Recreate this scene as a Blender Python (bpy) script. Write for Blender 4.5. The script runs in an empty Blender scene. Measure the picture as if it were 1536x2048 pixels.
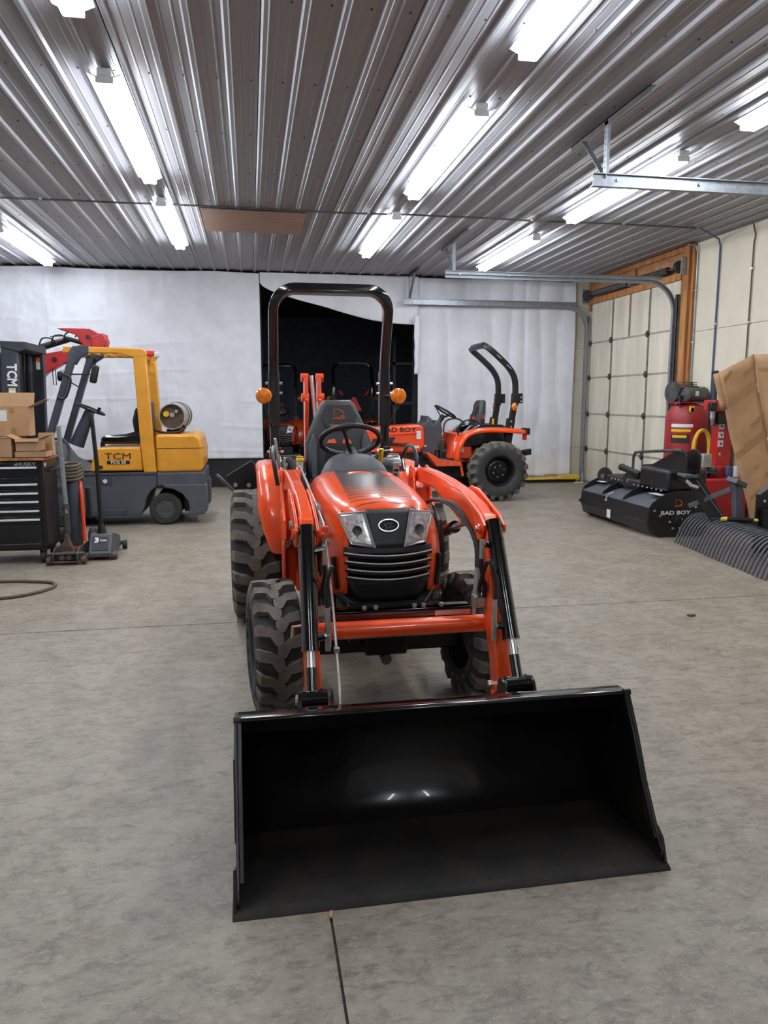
import bpy, bmesh, math, random
from mathutils import Vector, Matrix, Euler, noise
random.seed(7)
SC = bpy.context.scene
COL = SC.collection
PI = math.pi
# ------------------------------------------------------------------ camera
cd = bpy.data.cameras.new('camera'); cam = bpy.data.objects.new('camera', cd); COL.objects.link(cam)
cd.sensor_fit = 'HORIZONTAL'; cd.sensor_width = 36.0; cd.lens = 36.0*1495/1536; cd.clip_start = 0.05; cd.clip_end = 100
cam.matrix_world = Matrix(((0.98457, 0.02619, -0.17300, 0.0), (-0.17497, 0.14573, -0.97372, 0.0), (-0.00030, 0.98898, 0.14807, 1.5), (0, 0, 0, 1)))
SC.camera = cam
# ------------------------------------------------------------------ world, exposure
w = bpy.data.worlds.new('world'); SC.world = w; w.use_nodes = True
w.node_tree.nodes['Background'].inputs[0].default_value = (0.5, 0.55, 0.65, 1); w.node_tree.nodes['Background'].inputs[1].default_value = 0.05
SC.view_settings.view_transform = 'Standard'; SC.view_settings.look = 'None'
SC.view_settings.exposure = 0.0; SC.view_settings.gamma = 1.0; SC.view_settings.use_curve_mapping = False
TUBE_STRENGTH = 56.0
try:      # shorter light paths keep the full-size render quick
    SC.cycles.max_bounces = 6; SC.cycles.diffuse_bounces = 3; SC.cycles.glossy_bounces = 3; SC.cycles.transmission_bounces = 2
    SC.cycles.adaptive_threshold = 0.035; SC.cycles.caustics_reflective = False; SC.cycles.caustics_refractive = False
except AttributeError: pass

# ------------------------------------------------------------------ materials
MATS = {}
def srgb(r, g, b):
    f = lambda c: (c/255/12.92) if c/255 <= 0.04045 else ((c/255+0.055)/1.055)**2.4
    return (f(r), f(g), f(b), 1)
def mat(name, col, rough=0.5, metal=0.0, coat=0.0, var=0.12, vscale=6.0, bump=0.0, bscale=60.0, col2=None, spec=0.5, rvar=0.0, stretch=None):
    """principled surface whose colour drifts between two tones by noise, with optional fine relief"""
    m = bpy.data.materials.new(name); m.use_nodes = True; nt = m.node_tree; n = nt.nodes; l = nt.links
    p = n['Principled BSDF']; c = srgb(*col)
    tc = n.new('ShaderNodeTexCoord'); src = tc.outputs['Object']
    if stretch:
        mp = n.new('ShaderNodeMapping'); mp.inputs['Scale'].default_value = stretch; l.new(src, mp.inputs[0]); src = mp.outputs[0]
    nz = n.new('ShaderNodeTexNoise'); nz.inputs['Scale'].default_value = vscale; nz.inputs['Detail'].default_value = 6; nz.inputs['Roughness'].default_value = 0.65
    l.new(src, nz.inputs['Vector'])
    mx = n.new('ShaderNodeMix'); mx.data_type = 'RGBA'
    c2 = srgb(*col2) if col2 else tuple(x*(1-var*1.6) for x in c[:3])+(1,)
    c1 = c if col2 else tuple(min(1, x*(1+var*0.6)) for x in c[:3])+(1,)
    mx.inputs['A'].default_value = c1; mx.inputs['B'].default_value = c2
    rp = n.new('ShaderNodeValToRGB'); rp.color_ramp.elements[0].position = 0.35; rp.color_ramp.elements[1].position = 0.68
    l.new(nz.outputs[0], rp.inputs[0]); l.new(rp.outputs[0], mx.inputs['Factor']); l.new(mx.outputs['Result'], p.inputs['Base Color'])
    p.inputs['Roughness'].default_value = rough; p.inputs['Metallic'].default_value = metal
    p.inputs['Coat Weight'].default_value = coat; p.inputs['Coat Roughness'].default_value = 0.06; p.inputs['Specular IOR Level'].default_value = spec
    if rvar:
        mr = n.new('ShaderNodeMapRange'); mr.inputs['To Min'].default_value = rough-rvar; mr.inputs['To Max'].default_value = rough+rvar
        l.new(nz.outputs[0], mr.inputs['Value']); l.new(mr.outputs[0], p.inputs['Roughness'])
    if bump:
        b2 = n.new('ShaderNodeTexNoise'); b2.inputs['Scale'].default_value = bscale; b2.inputs['Detail'].default_value = 4; l.new(src, b2.inputs['Vector'])
        bp = n.new('ShaderNodeBump'); bp.inputs['Strength'].default_value = bump; bp.inputs['Distance'].default_value = 0.01
        l.new(b2.outputs[0], bp.inputs['Height']); l.new(bp.outputs[0], p.inputs['Normal'])
    MATS[name] = m; return m
def emit(name, col, s):
    m = bpy.data.materials.new(name); m.use_nodes = True; n = m.node_tree.nodes; p = n['Principled BSDF']
    p.inputs['Base Color'].default_value = col; p.inputs['Emission Color'].default_value = col; p.inputs['Emission Strength'].default_value = s
    MATS[name] = m; return m
mat('orange', (244, 84, 30), 0.28, coat=0.5, var=0.04, vscale=2)
mat('orange2', (236, 80, 38), 0.32, coat=0.4, var=0.05, vscale=2)
mat('redpaint', (176, 34, 36), 0.4, coat=0.2, var=0.15)
mat('red_dull', (150, 28, 34), 0.5, var=0.2, vscale=5)
mat('bucket_black', (22, 22, 24), 0.3, coat=0.45, col2=(30, 28, 26), vscale=2.2, rvar=0.1)
mat('bucket_worn', (24, 23, 23), 0.62, col2=(46, 40, 35), vscale=5, spec=0.25)
mat('gloss_black', (13, 13, 14), 0.16, coat=0.7, var=0.1)
mat('satin_black', (24, 24, 26), 0.42, var=0.15)
mat('flat_black', (16, 16, 18), 0.6, var=0.2)
mat('dash_grey', (66, 69, 74), 0.55, var=0.05, bump=0.15, bscale=300)
mat('mask_grey', (42, 44, 48), 0.5, var=0.05, bump=0.1, bscale=250)
mat('seat_vinyl', (44, 46, 50), 0.5, var=0.08, bump=0.15, bscale=180)
mat('seat_side', (70, 73, 78), 0.55, var=0.06)
mat('rubber', (56, 56, 57), 0.72, var=0.25, vscale=8, bump=0.2, bscale=90)
mat('tread_rubber', (108, 102, 94), 0.8, var=0.25, vscale=10, bump=0.25, bscale=70)
mat('old_rubber', (46, 45, 46), 0.85, var=0.3, vscale=9)
mat('rim_black', (20, 20, 22), 0.35, coat=0.2)
mat('chrome', (236, 238, 240), 0.16, metal=0.6, var=0.02)
mat('silver_trim', (226, 228, 230), 0.3, metal=0.25, coat=0.4, var=0.02)
mat('zinc', (205, 204, 198), 0.32, metal=0.75, var=0.1, vscale=30)
mat('galv', (158, 163, 170), 0.42, metal=0.7, var=0.15, vscale=25)
mat('steel_dark', (92, 92, 92), 0.5, metal=0.6, var=0.3, vscale=12)
mat('rust_steel', (104, 84, 70), 0.65, metal=0.3, var=0.35, vscale=14)
mat('hose_black', (26, 26, 27), 0.5, var=0.1)
mat('hose_tan', (96, 84, 66), 0.7, var=0.2)
mat('white_plastic', (215, 216, 216), 0.5, var=0.04)
mat('decal_white', (226, 227, 228), 0.5, var=0.05, vscale=30)
mat('decal_black', (24, 24, 26), 0.5, var=0.05)
mat('decal_orange', (216, 92, 44), 0.5, var=0.1)
mat('amber', (232, 126, 18), 0.2, coat=0.6, var=0.25, vscale=18)
mat('yellow', (232, 190, 30), 0.45, var=0.08)
mat('yellow_hose', (222, 184, 60), 0.5, var=0.1)
mat('fork_yellow', (216, 148, 40), 0.45, coat=0.15, var=0.1, vscale=4)
mat('fork_grey', (74, 76, 84), 0.55, var=0.12, vscale=5)
mat('fork_dark', (58, 62, 74), 0.5, var=0.12, vscale=5)
mat('mast_grey', (48, 53, 62), 0.5, metal=0.1, var=0.18, vscale=6)
mat('cardboard', (178, 140, 104), 0.85, var=0.12, vscale=3, bump=0.1, bscale=40)
mat('cardboard_in', (160, 124, 90), 0.9, var=0.12, vscale=3)
mat('tape', (158, 118, 80), 0.35, var=0.12, vscale=10)
mat('chest_black', (17, 18, 24), 0.35, coat=0.2, var=0.1)
mat('wall_cream', (216, 208, 188), 0.7, var=0.1, vscale=1.2, stretch=(1, 1, 0.5))
mat('door_cream', (220, 212, 194), 0.6, var=0.13, vscale=1.6, stretch=(1, 2.2, 0.35))
mat('strut', (128, 122, 112), 0.5, metal=0.4, var=0.3, vscale=9)
mat('wood', (186, 128, 72), 0.75, col2=(128, 78, 44), vscale=3, stretch=(6, 6, 0.5))
mat('osb', (184, 134, 92), 0.8, col2=(146, 100, 66), vscale=7)
mat('plywood', (156, 128, 112), 0.8, col2=(134, 106, 92), vscale=5, stretch=(0.5, 3, 1))
mat('tarp', (236, 238, 246), 0.55, var=0.05, vscale=3, bump=0.15, bscale=14)
mat('dark_wall', (40, 40, 46), 0.9, var=0.2)
mat('side_wall', (200, 200, 202), 0.8, var=0.08)
mat('led_white', (240, 240, 240), 0.4)
mat('lens', (238, 240, 242), 0.16, metal=0.35, coat=0.6, var=0.4, vscale=45, bump=0.5, bscale=50)
mat('rim_clear', (212, 215, 218), 0.15, metal=0.4, coat=0.5, var=0.1)
mat('tank_steel', (186, 184, 176), 0.45, metal=0.5, var=0.25, vscale=7)
mat('blue_label', (70, 84, 120), 0.5)
mat('smv_red', (214, 44, 40), 0.4)
emit('tube_light', (0.90, 0.95, 1.0, 1), TUBE_STRENGTH)

# ------------------------------------------------------------------ mesh builder
class M:
    def __init__(s, off=(0, 0, 0)):
        s.bm = bmesh.new(); s.off = Vector(off)
    def v(s, p): return s.bm.verts.new(Vector(p))
    def f(s, vs):
        try: return s.bm.faces.new(vs)
        except ValueError: return None
    def poly(s, pts): s.f([s.v(p) for p in pts]); return s
    def box(s, x0, x1, y0, y1, z0, z1):
        a = [s.v((x, y, z)) for x in (x0, x1) for y in (y0, y1) for z in (z0, z1)]
        for q in ((0, 1, 3, 2), (4, 6, 7, 5), (0, 4, 5, 1), (2, 3, 7, 6), (0, 2, 6, 4), (1, 5, 7, 3)): s.f([a[i] for i in q])
        return s
    def obox(s, c, size, rot=(0, 0, 0)):
        R = Euler(rot).to_matrix(); c = Vector(c); h = [x/2 for x in size]
        a = [s.v(c+R@Vector((x*h[0], y*h[1], z*h[2]))) for x in (-1, 1) for y in (-1, 1) for z in (-1, 1)]
        for q in ((0, 1, 3, 2), (4, 6, 7, 5), (0, 4, 5, 1), (2, 3, 7, 6), (0, 2, 6, 4), (1, 5, 7, 3)): s.f([a[i] for i in q])
        return s
    def bar(s, p0, p1, w, h, up=(0, 0, 1), w1=None, h1=None):
        p0, p1 = Vector(p0), Vector(p1); d = (p1-p0).normalized(); u = Vector(up)
        if abs(d.dot(u)) > 0.98: u = Vector((0, 1, 0)) if abs(d.y) < 0.9 else Vector((1, 0, 0))
        sd = d.cross(u).normalized(); u = sd.cross(d).normalized(); r = []
        for p, ww, hh in ((p0, w, h), (p1, w1 or w, h1 or h)):
            r.append([s.v(p+sd*(a*ww/2)+u*(b*hh/2)) for a, b in ((-1, -1), (1, -1), (1, 1), (-1, 1))])
        for i in range(4): s.f([r[0][i], r[0][(i+1) % 4], r[1][(i+1) % 4], r[1][i]])
        s.f(r[0][::-1]); s.f(r[1]); return s
    def ring(s, c, d, r, n, u=None, r2=None):
        d = Vector(d).normalized(); u = Vector(u) if u else (Vector((0, 0, 1)) if abs(d.z) < 0.9 else Vector((0, 1, 0)))
        a = d.cross(u).normalized(); b = a.cross(d).normalized(); r2 = r if r2 is None else r2
        return [s.v(Vector(c)+a*(r*math.cos(2*PI*i/n))+b*(r2*math.sin(2*PI*i/n))) for i in range(n)]
    def skin(s, rings, caps=True, closed=False):
        n = len(rings[0]); k = len(rings)
        for j in range(k if closed else k-1):
            A, Bq = rings[j], rings[(j+1) % k]
            for i in range(n): s.f([A[i], A[(i+1) % n], Bq[(i+1) % n], Bq[i]])
        if caps and not closed: s.f(rings[0][::-1]); s.f(rings[-1])
        return s
    def cyl(s, p0, p1, r, r2=None, n=14, caps=True):
        p0, p1 = Vector(p0), Vector(p1); d = p1-p0
        return s.skin([s.ring(p0, d, r, n), s.ring(p1, d, r if r2 is None else r2, n)], caps)
    def tube(s, pts, r, n=8, closed=False, sm=0, caps=True, r2=None):
        pts = [Vector(p) for p in pts]
        if sm: pts = smooth(pts, sm, closed)
        k = len(pts); rings = []; u = None
        for i, p in enumerate(pts):
            a = pts[(i-1) % k] if (i or closed) else p; b = pts[(i+1) % k] if (i < k-1 or closed) else p
            d = (b-a).normalized()
            if u is None: u = Vector((0, 0, 1)) if abs(d.z) < 0.9 else Vector((0, 1, 0))
            sd = d.cross(u)
            if sd.length < 1e-4: sd = d.cross(Vector((1, 0.3, 0)))
            sd.normalize(); u = sd.cross(d).normalized()
            rr = r[i*len(r)//k] if isinstance(r, (list, tuple)) else r
            rb = rr if r2 is None else r2
            rings.append([s.v(p+sd*(rr*math.cos(2*PI*j/n))+u*(rb*math.sin(2*PI*j/n))) for j in range(n)])
        return s.skin(rings, caps, closed)
    def sweep(s, pts, prof, up=(1, 0, 0), closed=False):
        """sweep a closed 2D profile (a along side, b along up) on a path; 'up' stays fixed"""
        pts = [Vector(p) for p in pts]; k = len(pts); rings = []
        for i, p in enumerate(pts):
            a = pts[(i-1) % k] if (i or closed) else p; b = pts[(i+1) % k] if (i < k-1 or closed) else p
            d = (b-a).normalized(); u = Vector(up); sd = d.cross(u).normalized()
            rings.append([s.v(p+sd*q[0]+u*q[1]) for q in prof])
        return s.skin(rings, True, closed)
    def prism(s, pts, ax, a0, a1):
        k = {'x': lambda p, a: (a, p[0], p[1]), 'y': lambda p, a: (p[0], a, p[1]), 'z': lambda p, a: (p[0], p[1], a)}[ax]
        A = [s.v(k(p, a0)) for p in pts]; Bq = [s.v(k(p, a1)) for p in pts]; n = len(pts)
        for i in range(n): s.f([A[i], A[(i+1) % n], Bq[(i+1) % n], Bq[i]])
        s.f(A[::-1]); s.f(Bq); return s
    def lathe(s, prof, c=(0, 0, 0), d=(1, 0, 0), n=32, closed=False):
        d = Vector(d).normalized(); c = Vector(c); rings = []
        for r, a in prof: rings.append(s.ring(c+d*a, d, max(r, 1e-4), n))
        return s.skin(rings, not closed, closed)
    def ball(s, c, r, n=12, m=8):
        r = (r, r, r) if not isinstance(r, (tuple, list)) else r; rings = []
        for j in range(1, m):
            t = PI*j/m; rings.append([s.v((c[0]+r[0]*math.sin(t)*math.cos(2*PI*i/n), c[1]+r[1]*math.sin(t)*math.sin(2*PI*i/n), c[2]+r[2]*math.cos(t))) for i in range(n)])
        return s.skin(rings, True)
    def grid(s, fn, nu, nv):
        g = [[s.v(fn(i/nu, j/nv)) for j in range(nv+1)] for i in range(nu+1)]
        for i in range(nu):
            for j in range(nv): s.f([g[i][j], g[i+1][j], g[i+1][j+1], g[i][j+1]])
        return g
    def done(s, name, mt, parent=None, sm=35, bevel=0, seg=2, solid=0, loc=None, rot=None, sub=0, fix=True):
        bm = s.bm
        if fix: bmesh.ops.recalc_face_normals(bm, faces=bm.faces)
        if s.off.length: bmesh.ops.translate(bm, verts=bm.verts, vec=-s.off)
        me = bpy.data.meshes.new(name); bm.to_mesh(me); bm.free()
        if sm:
            me.polygons.foreach_set('use_smooth', [True]*len(me.polygons)); me.set_sharp_from_angle(angle=math.radians(sm))
        me.materials.append(MATS[mt] if isinstance(mt, str) else mt)
        o = bpy.data.objects.new(name, me); COL.objects.link(o)
        if parent is not None: o.parent = parent
        elif loc is None and s.off.length: o.location = s.off
        if loc is not None: o.location = loc
        if rot is not None: o.rotation_euler = rot
        if solid:
            md = o.modifiers.new('thickness', 'SOLIDIFY'); md.thickness = solid; md.offset = 0
        if bevel:
            md = o.modifiers.new('edge', 'BEVEL'); md.width = bevel; md.segments = seg; md.limit_method = 'ANGLE'; md.angle_limit = math.radians(40); md.harden_normals = False
        if sub:
            md = o.modifiers.new('subd', 'SUBSURF'); md.levels = sub; md.render_levels = sub
        return o
def smooth(pts, k=4, closed=False):
    pts = [Vector(p) for p in pts]; n = len(pts); out = []
    for i in range(n if closed else n-1):
        g = (lambda q: pts[q % n]) if closed else (lambda q: pts[min(max(q, 0), n-1)])
        p0, p1, p2, p3 = g(i-1), g(i), g(i+1), g(i+2)
        for j in range(k):
            t = j/k; out.append(0.5*((2*p1)+(p2-p0)*t+(2*p0-5*p1+4*p2-p3)*t*t+(3*p1-p0-3*p2+p3)*t**3))
    if not closed: out.append(pts[-1])
    return out
def arc(cx, cy, r, a0, a1, n):
    return [(cx+r*math.cos(math.radians(a0+(a1-a0)*i/n)), cy+r*math.sin(math.radians(a0+(a1-a0)*i/n))) for i in range(n+1)]
def rrect(w, h, r, n=3):
    p = []
    for sx, sy, a in ((1, 1, 0), (-1, 1, 90), (-1, -1, 180), (1, -1, 270)): p += arc(sx*(w/2-r), sy*(h/2-r), r, a, a+90, n)
    return p
def thing(name, label, cat, loc=(0, 0, 0), rotz=0, group=None):
    o = bpy.data.objects.new(name, None); COL.objects.link(o); o.empty_display_size = 0.1
    o.location = loc; o.rotation_euler = (0, 0, rotz); o['label'] = label; o['category'] = cat
    if group: o['group'] = group
    return o
def tag(o, label, cat, group=None):
    o['label'] = label; o['category'] = cat
    if group: o['group'] = group
    return o
def struct(o, kind='structure'): o['kind'] = kind; return o
def dup(o, parent, loc=None, rot=None, deep=True):
    c = o.copy(); COL.objects.link(c); c.parent = parent
    if loc is not None: c.location = loc
    if rot is not None: c.rotation_euler = rot
    if deep:
        for ch in list(o.children): dup(ch, c)
    return c
def text_mesh(body, size, depth=0.0, bold=0.0, sx=1.0):
    cu = bpy.data.curves.new('lettering', 'FONT'); cu.body = body; cu.size = size; cu.extrude = depth; cu.offset = bold
    cu.align_x = 'CENTER'; cu.align_y = 'CENTER'; cu.resolution_u = 2
    ob = bpy.data.objects.new('lettering', cu); COL.objects.link(ob)
    bpy.context.view_layer.update()
    me = bpy.data.meshes.new_from_object(ob.evaluated_get(bpy.context.evaluated_depsgraph_get()))
    bpy.data.objects.remove(ob); bpy.data.curves.remove(cu)
    for v in me.vertices: v.co.x *= sx
    return me
def lettering(body, size, mt, parent, loc, xdir, zdir, name='lettering', bold=0.0, sx=1.0):
    """flat raised lettering; xdir = reading direction, zdir = up of the letters, in the parent's frame"""
    me = text_mesh(body, size, 0.0008, bold, sx); me.name = name; me.materials.clear(); me.materials.append(MATS[mt])
    o = bpy.data.objects.new(name, me); COL.objects.link(o); o.parent = parent
    x = Vector(xdir).normalized(); y = Vector(zdir); y = (y-x*y.dot(x)).normalized(); z = x.cross(y)
    o.matrix_local = Matrix.Translation(Vector(loc)) @ Matrix((x, y, z)).transposed().to_4x4()
    return o
# ================================================================== ROOM
mat('bay_wall', (120, 122, 132), 0.9, var=0.15)
CZ = 3.66; BY = 13.3; RX = 6.15; LX = -6.2; FY = -5.0
def concrete():
    m = bpy.data.materials.new('concrete'); m.use_nodes = True; nt = m.node_tree; n = nt.nodes; l = nt.links; p = n['Principled BSDF']
    tc = n.new('ShaderNodeTexCoord')
    def nz(sc, det=8, rough=0.65, stretch=None, dist=0):
        t = n.new('ShaderNodeTexNoise'); t.inputs['Scale'].default_value = sc; t.inputs['Detail'].default_value = det; t.inputs['Roughness'].default_value = rough; t.inputs['Distortion'].default_value = dist
        if stretch:
            mp = n.new('ShaderNodeMapping'); mp.inputs['Scale'].default_value = stretch; l.new(tc.outputs['Object'], mp.inputs[0]); l.new(mp.outputs[0], t.inputs[0])
        else: l.new(tc.outputs['Object'], t.inputs[0])
        return t.outputs[0]
    def ramp(v, a, b):
        r = n.new('ShaderNodeMapRange'); r.inputs['From Min'].default_value = a; r.inputs['From Max'].default_value = b; l.new(v, r.inputs['Value']); return r.outputs[0]
    def mix(f, a, b):
        x = n.new('ShaderNodeMix'); x.data_type = 'RGBA'; l.new(f, x.inputs['Factor'])
        for k, q in (('A', a), ('B', b)):
            if isinstance(q, tuple): x.inputs[k].default_value = q
            else: l.new(q, x.inputs[k])
        return x.outputs['Result']
    def mul(f, a):
        x = n.new('ShaderNodeMath'); x.operation = 'MULTIPLY'; l.new(f, x.inputs[0]); x.inputs[1].default_value = a; return x.outputs[0]
    base = mix(ramp(nz(0.55), 0.35, 0.65), srgb(148, 138, 124), srgb(132, 125, 116))
    base = mix(mul(ramp(nz(1.1, 6, 0.6), 0.45, 0.6), 0.6), base, srgb(147, 137, 122))
    base = mix(mul(ramp(nz(3.0, 10, 0.75, dist=0.6), 0.44, 0.6), 0.7), base, srgb(112, 101, 88))
    base = mix(mul(ramp(nz(9.0, 9, 0.8, (1, 2.0, 1), 0.4), 0.48, 0.62), 0.75), base, srgb(88, 79, 69))
    base = mix(mul(ramp(nz(26.0, 6, 0.85, (1, 1.6, 1)), 0.5, 0.64), 0.5), base, srgb(170, 158, 140))
    # faint tyre scuffs and hairline cracks
    vo = n.new('ShaderNodeTexVoronoi'); vo.feature = 'DISTANCE_TO_EDGE'; vo.inputs['Scale'].default_value = 0.42
    mp = n.new('ShaderNodeMapping'); l.new(tc.outputs['Object'], mp.inputs[0])
    dn = n.new('ShaderNodeTexNoise'); dn.inputs['Scale'].default_value = 1.3; dn.inputs['Detail'].default_value = 6; l.new(tc.outputs['Object'], dn.inputs[0])
    ad = n.new('ShaderNodeVectorMath'); ad.operation = 'MULTIPLY_ADD'; l.new(dn.outputs['Color'], ad.inputs[0]); ad.inputs[1].default_value = (0.7, 0.7, 0); l.new(mp.outputs[0], ad.inputs[2])
    l.new(ad.outputs[0], vo.inputs['Vector'])
    cr = ramp(vo.outputs['Distance'], 0.0022, 0.0)
    base = mix(mul(cr, 0.28), base, srgb(84, 78, 70))
    l.new(base, p.inputs['Base Color'])
    rr = n.new('ShaderNodeMapRange'); rr.inputs['To Min'].default_value = 0.34; rr.inputs['To Max'].default_value = 0.6; l.new(nz(1.4), rr.inputs['Value']); l.new(rr.outputs[0], p.inputs['Roughness'])
    bp = n.new('ShaderNodeBump'); bp.inputs['Strength'].default_value = 0.12; bp.inputs['Distance'].default_value = 0.01; l.new(nz(45, 6), bp.inputs['Height']); l.new(bp.outputs[0], p.inputs['Normal'])
    MATS['concrete'] = m
concrete()
mat('ceiling_steel', (150, 151, 157), 0.44, metal=0.0, var=0.06, vscale=0.8, stretch=(1, 0.2, 1))
mat('joint_dark', (66, 58, 50), 0.95)
fl = struct(M().box(LX-0.2, RX+0.2, FY-0.2, 21, -0.12, -0.008).done('floor', 'joint_dark', sm=0))
xs = [LX-0.2, 0.195, RX+0.2]; ys = [FY-0.2, 5.035, 13.35, 21]
for i in range(2):
    for j in range(3):
        M().box(xs[i]+0.004, xs[i+1]-0.004, ys[j]+0.005, ys[j+1]-0.005, -0.05, 0).done('slab', 'concrete', fl, sm=0)
# ceiling: ribbed steel sheets, four ribs each, ribs run in depth
ce = struct(M().box(LX-0.2, RX+0.2, FY-0.2, 21, CZ+0.03, CZ+0.12).done('ceiling', 'dark_wall', sm=0))
RS = 0.2225; X0 = 0.146
def sheet_profile():
    p = []
    for k in range(4):
        x = k*RS
        p += [(x-0.026, CZ), (x-0.012, CZ-0.019), (x+0.012, CZ-0.019), (x+0.026, CZ)]
        for q in (0.075, 0.15):
            p += [(x+q-0.009, CZ), (x+q-0.004, CZ-0.0022), (x+q+0.004, CZ-0.0022), (x+q+0.009, CZ)]
    p.append((4*RS-0.032, CZ-0.001))
    return p
pr = sheet_profile(); m = M(); A = [m.v((x, FY, z)) for x, z in pr]; Bv = [m.v((x, BY+0.02, z)) for x, z in pr]
for i in range(len(pr)-1): m.f([A[i], A[i+1], Bv[i+1], Bv[i]])
sh = m.done('roof_sheet', 'ceiling_steel', ce, sm=0, solid=0.0012, fix=False)
k0 = math.floor((LX-X0)/(4*RS)); first = True
for k in range(k0, 9):
    x = X0+k*4*RS
    if x > RX: break
    o = sh if first else dup(sh, ce)
    o.location = (x, 0, 0); first = False
m = M()
for r in range(-3, 9):
    y = 4.485+1.07*r
    for k in range(-28, 28):
        x = X0+k*RS-0.085+0.01*noise.noise((k*3.1, r*1.7, 0))
        if LX < x < RX and FY < y < BY: m.cyl((x, y+0.02*noise.noise((k, r, 5)), CZ-0.001), (x, y+0.02*noise.noise((k, r, 5)), CZ-0.007), 0.0095, 0.006, n=6)
struct(m.done('roof_screws', 'steel_dark', ce), 'stuff')
M().box(-0.49, 0.70, 9.04, 10.17, CZ-0.035, CZ-0.021).done('plywood_patch', 'plywood', ce, bevel=0.002)
# walls
struct(M().box(LX-0.2, LX, FY-0.2, BY+0.2, 0, CZ+0.03).done('wall_left', 'side_wall', sm=0))
struct(M().box(LX, RX, FY-0.2, FY, 0, CZ+0.03).done('wall_front', 'side_wall', sm=0))
m = M()   # back partition carries the tarps; opening into the unlit bay
m.box(LX, 0.24, BY+0.06, BY+0.2, 0, CZ+0.03).box(2.92, RX, BY+0.06, BY+0.2, 0, CZ+0.03).box(0.24, 2.92, BY+0.06, BY+0.2, 3.44, CZ+0.03)
struct(m.done('wall_back', 'dark_wall', sm=0))
m = M(); m.box(LX, RX, 20.6, 20.8, 0, CZ+0.03).box(LX-0.2, LX, BY+0.2, 20.8, 0, CZ+0.03).box(RX, RX+0.2, BY+0.2, 20.8, 0, CZ+0.03)
struct(m.done('wall_far_bay', 'bay_wall', sm=0))
wk = struct(M().box(LX, 0.2, BY-0.06, BY+0.06, 0, 0.53).done('baseboard_back', 'flat_black', sm=0, bevel=0.004))
for x in (-2.2, -1.1, -0.15): M().box(x-0.006, x+0.006, BY-0.068, BY-0.059, 0.02, 0.51).done('seam_strip', 'satin_black', wk, sm=0)
# right wall: cream panels round a sectional door
wr = struct(M().box(RX+0.03, RX+0.2, FY, BY+1.0, 0, CZ+0.03).done('wall_right', 'wall_cream', sm=0))
DY0, DY1, DZ = 10.17, 13.04, 3.22
ye = [9.83, 8.62, 7.4, 6.18, 4.96, 3.74, 2.52, 1.3, 0.08, -1.14, -2.36, -3.58, -5.0]
for i in range(len(ye)-1):
    for a, b in ((0, 2.44), (2.446, CZ)): M().box(RX, RX+0.035, ye[i+1]+0.002, ye[i]-0.002, a, b).done('panel', 'wall_cream', wr, sm=0)
for a, b in ((0, 0.62), (0.624, 1.24), (1.244, 1.86), (1.864, 2.44), (2.444, CZ)): M().box(5.87, RX+0.03, BY-0.05, BY-0.01, a, b).done('panel', 'wall_cream', wr, sm=0)
m = M(); m.box(RX-0.03, RX+0.04, 9.85, 10.13, 0, CZ); tr = struct(m.done('trim_1', 'wood', bevel=0.004))
m = M(); m.box(RX-0.075, RX-0.03, 9.9, 10.02, 0, CZ-0.02); m.done('jamb_stud', 'wood', tr, bevel=0.004)
struct(M().box(RX-0.03, RX+0.04, DY1+0.02, DY1+0.1, 3.1, CZ).done('trim_2', 'wood', bevel=0.004))
hd = struct(M().box(RX-0.01, RX+0.04, 10.13, DY1+0.02, 3.26, CZ).done('trim_3', 'osb', sm=0))
M().box(RX-0.05, RX-0.01, 10.13, DY1+0.02, 3.2, 3.3).done('header_board', 'wood', hd, bevel=0.003)
M().box(RX-0.06, RX-0.01, 11.45, 11.56, 3.3, CZ-0.1).done('spring_pad', 'wood', hd, bevel=0.003)
M().box(RX-0.04, RX-0.01, 10.13, DY1, CZ-0.09, CZ).done('header_board', 'wood', hd, bevel=0.003)
mat('rail_grey', (176, 168, 152), 0.5, metal=0.2, var=0.2, vscale=9)
# sectional door, five sections, stiles, hinges
door = struct(M().box(RX+0.02, RX+0.03, DY0, DY1, 0, DZ).done('door_1', 'strut', sm=0))
zs = [0.0, 0.613, 1.25, 1.9, 2.515, DZ]; st = [DY0, 11.0, 12.21, DY1]
for i in range(5):
    cuts = st if i < 4 else [DY0, 11.0, 11.62, 12.21, DY1]
    for j in range(len(cuts)-1):
        M().box(RX-0.012, RX+0.02, cuts[j]+0.012, cuts[j+1]-0.012, zs[i]+0.012, zs[i+1]-0.012).done('panel', 'door_cream', door, bevel=0.004)
    for y in cuts[1:-1]: M().box(RX-0.022, RX-0.008, y-0.022, y+0.022, zs[i]+0.004, zs[i+1]-0.004).done('stile', 'strut', door, bevel=0.003)
    if i: M().box(RX-0.02, RX, DY0, DY1, zs[i]-0.012, zs[i]+0.012).done('rail', 'rail_grey', door, bevel=0.003)
M().box(RX-0.025, RX-0.02, 11.6, 11.64, 2.98, 3.1).done('marker_tape', 'decal_orange', door, sm=0)
hg = None
for i in range(1, 5):
    for y in (DY0+0.05, 11.0, 12.21, DY1-0.03):
        if hg is None:
            m = M(); m.prism([(-0.045, 0), (0, 0.05), (0.045, 0), (0, -0.05)], 'x', -0.035, 0.0); m.cyl((-0.028, -0.04, 0), (-0.028, 0.04, 0), 0.012, n=8)
            hg = m.done('hinge', 'steel_dark', door, loc=(RX-0.02, y, zs[i]))
        else: dup(hg, door, (RX-0.02, y, zs[i]))
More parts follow.
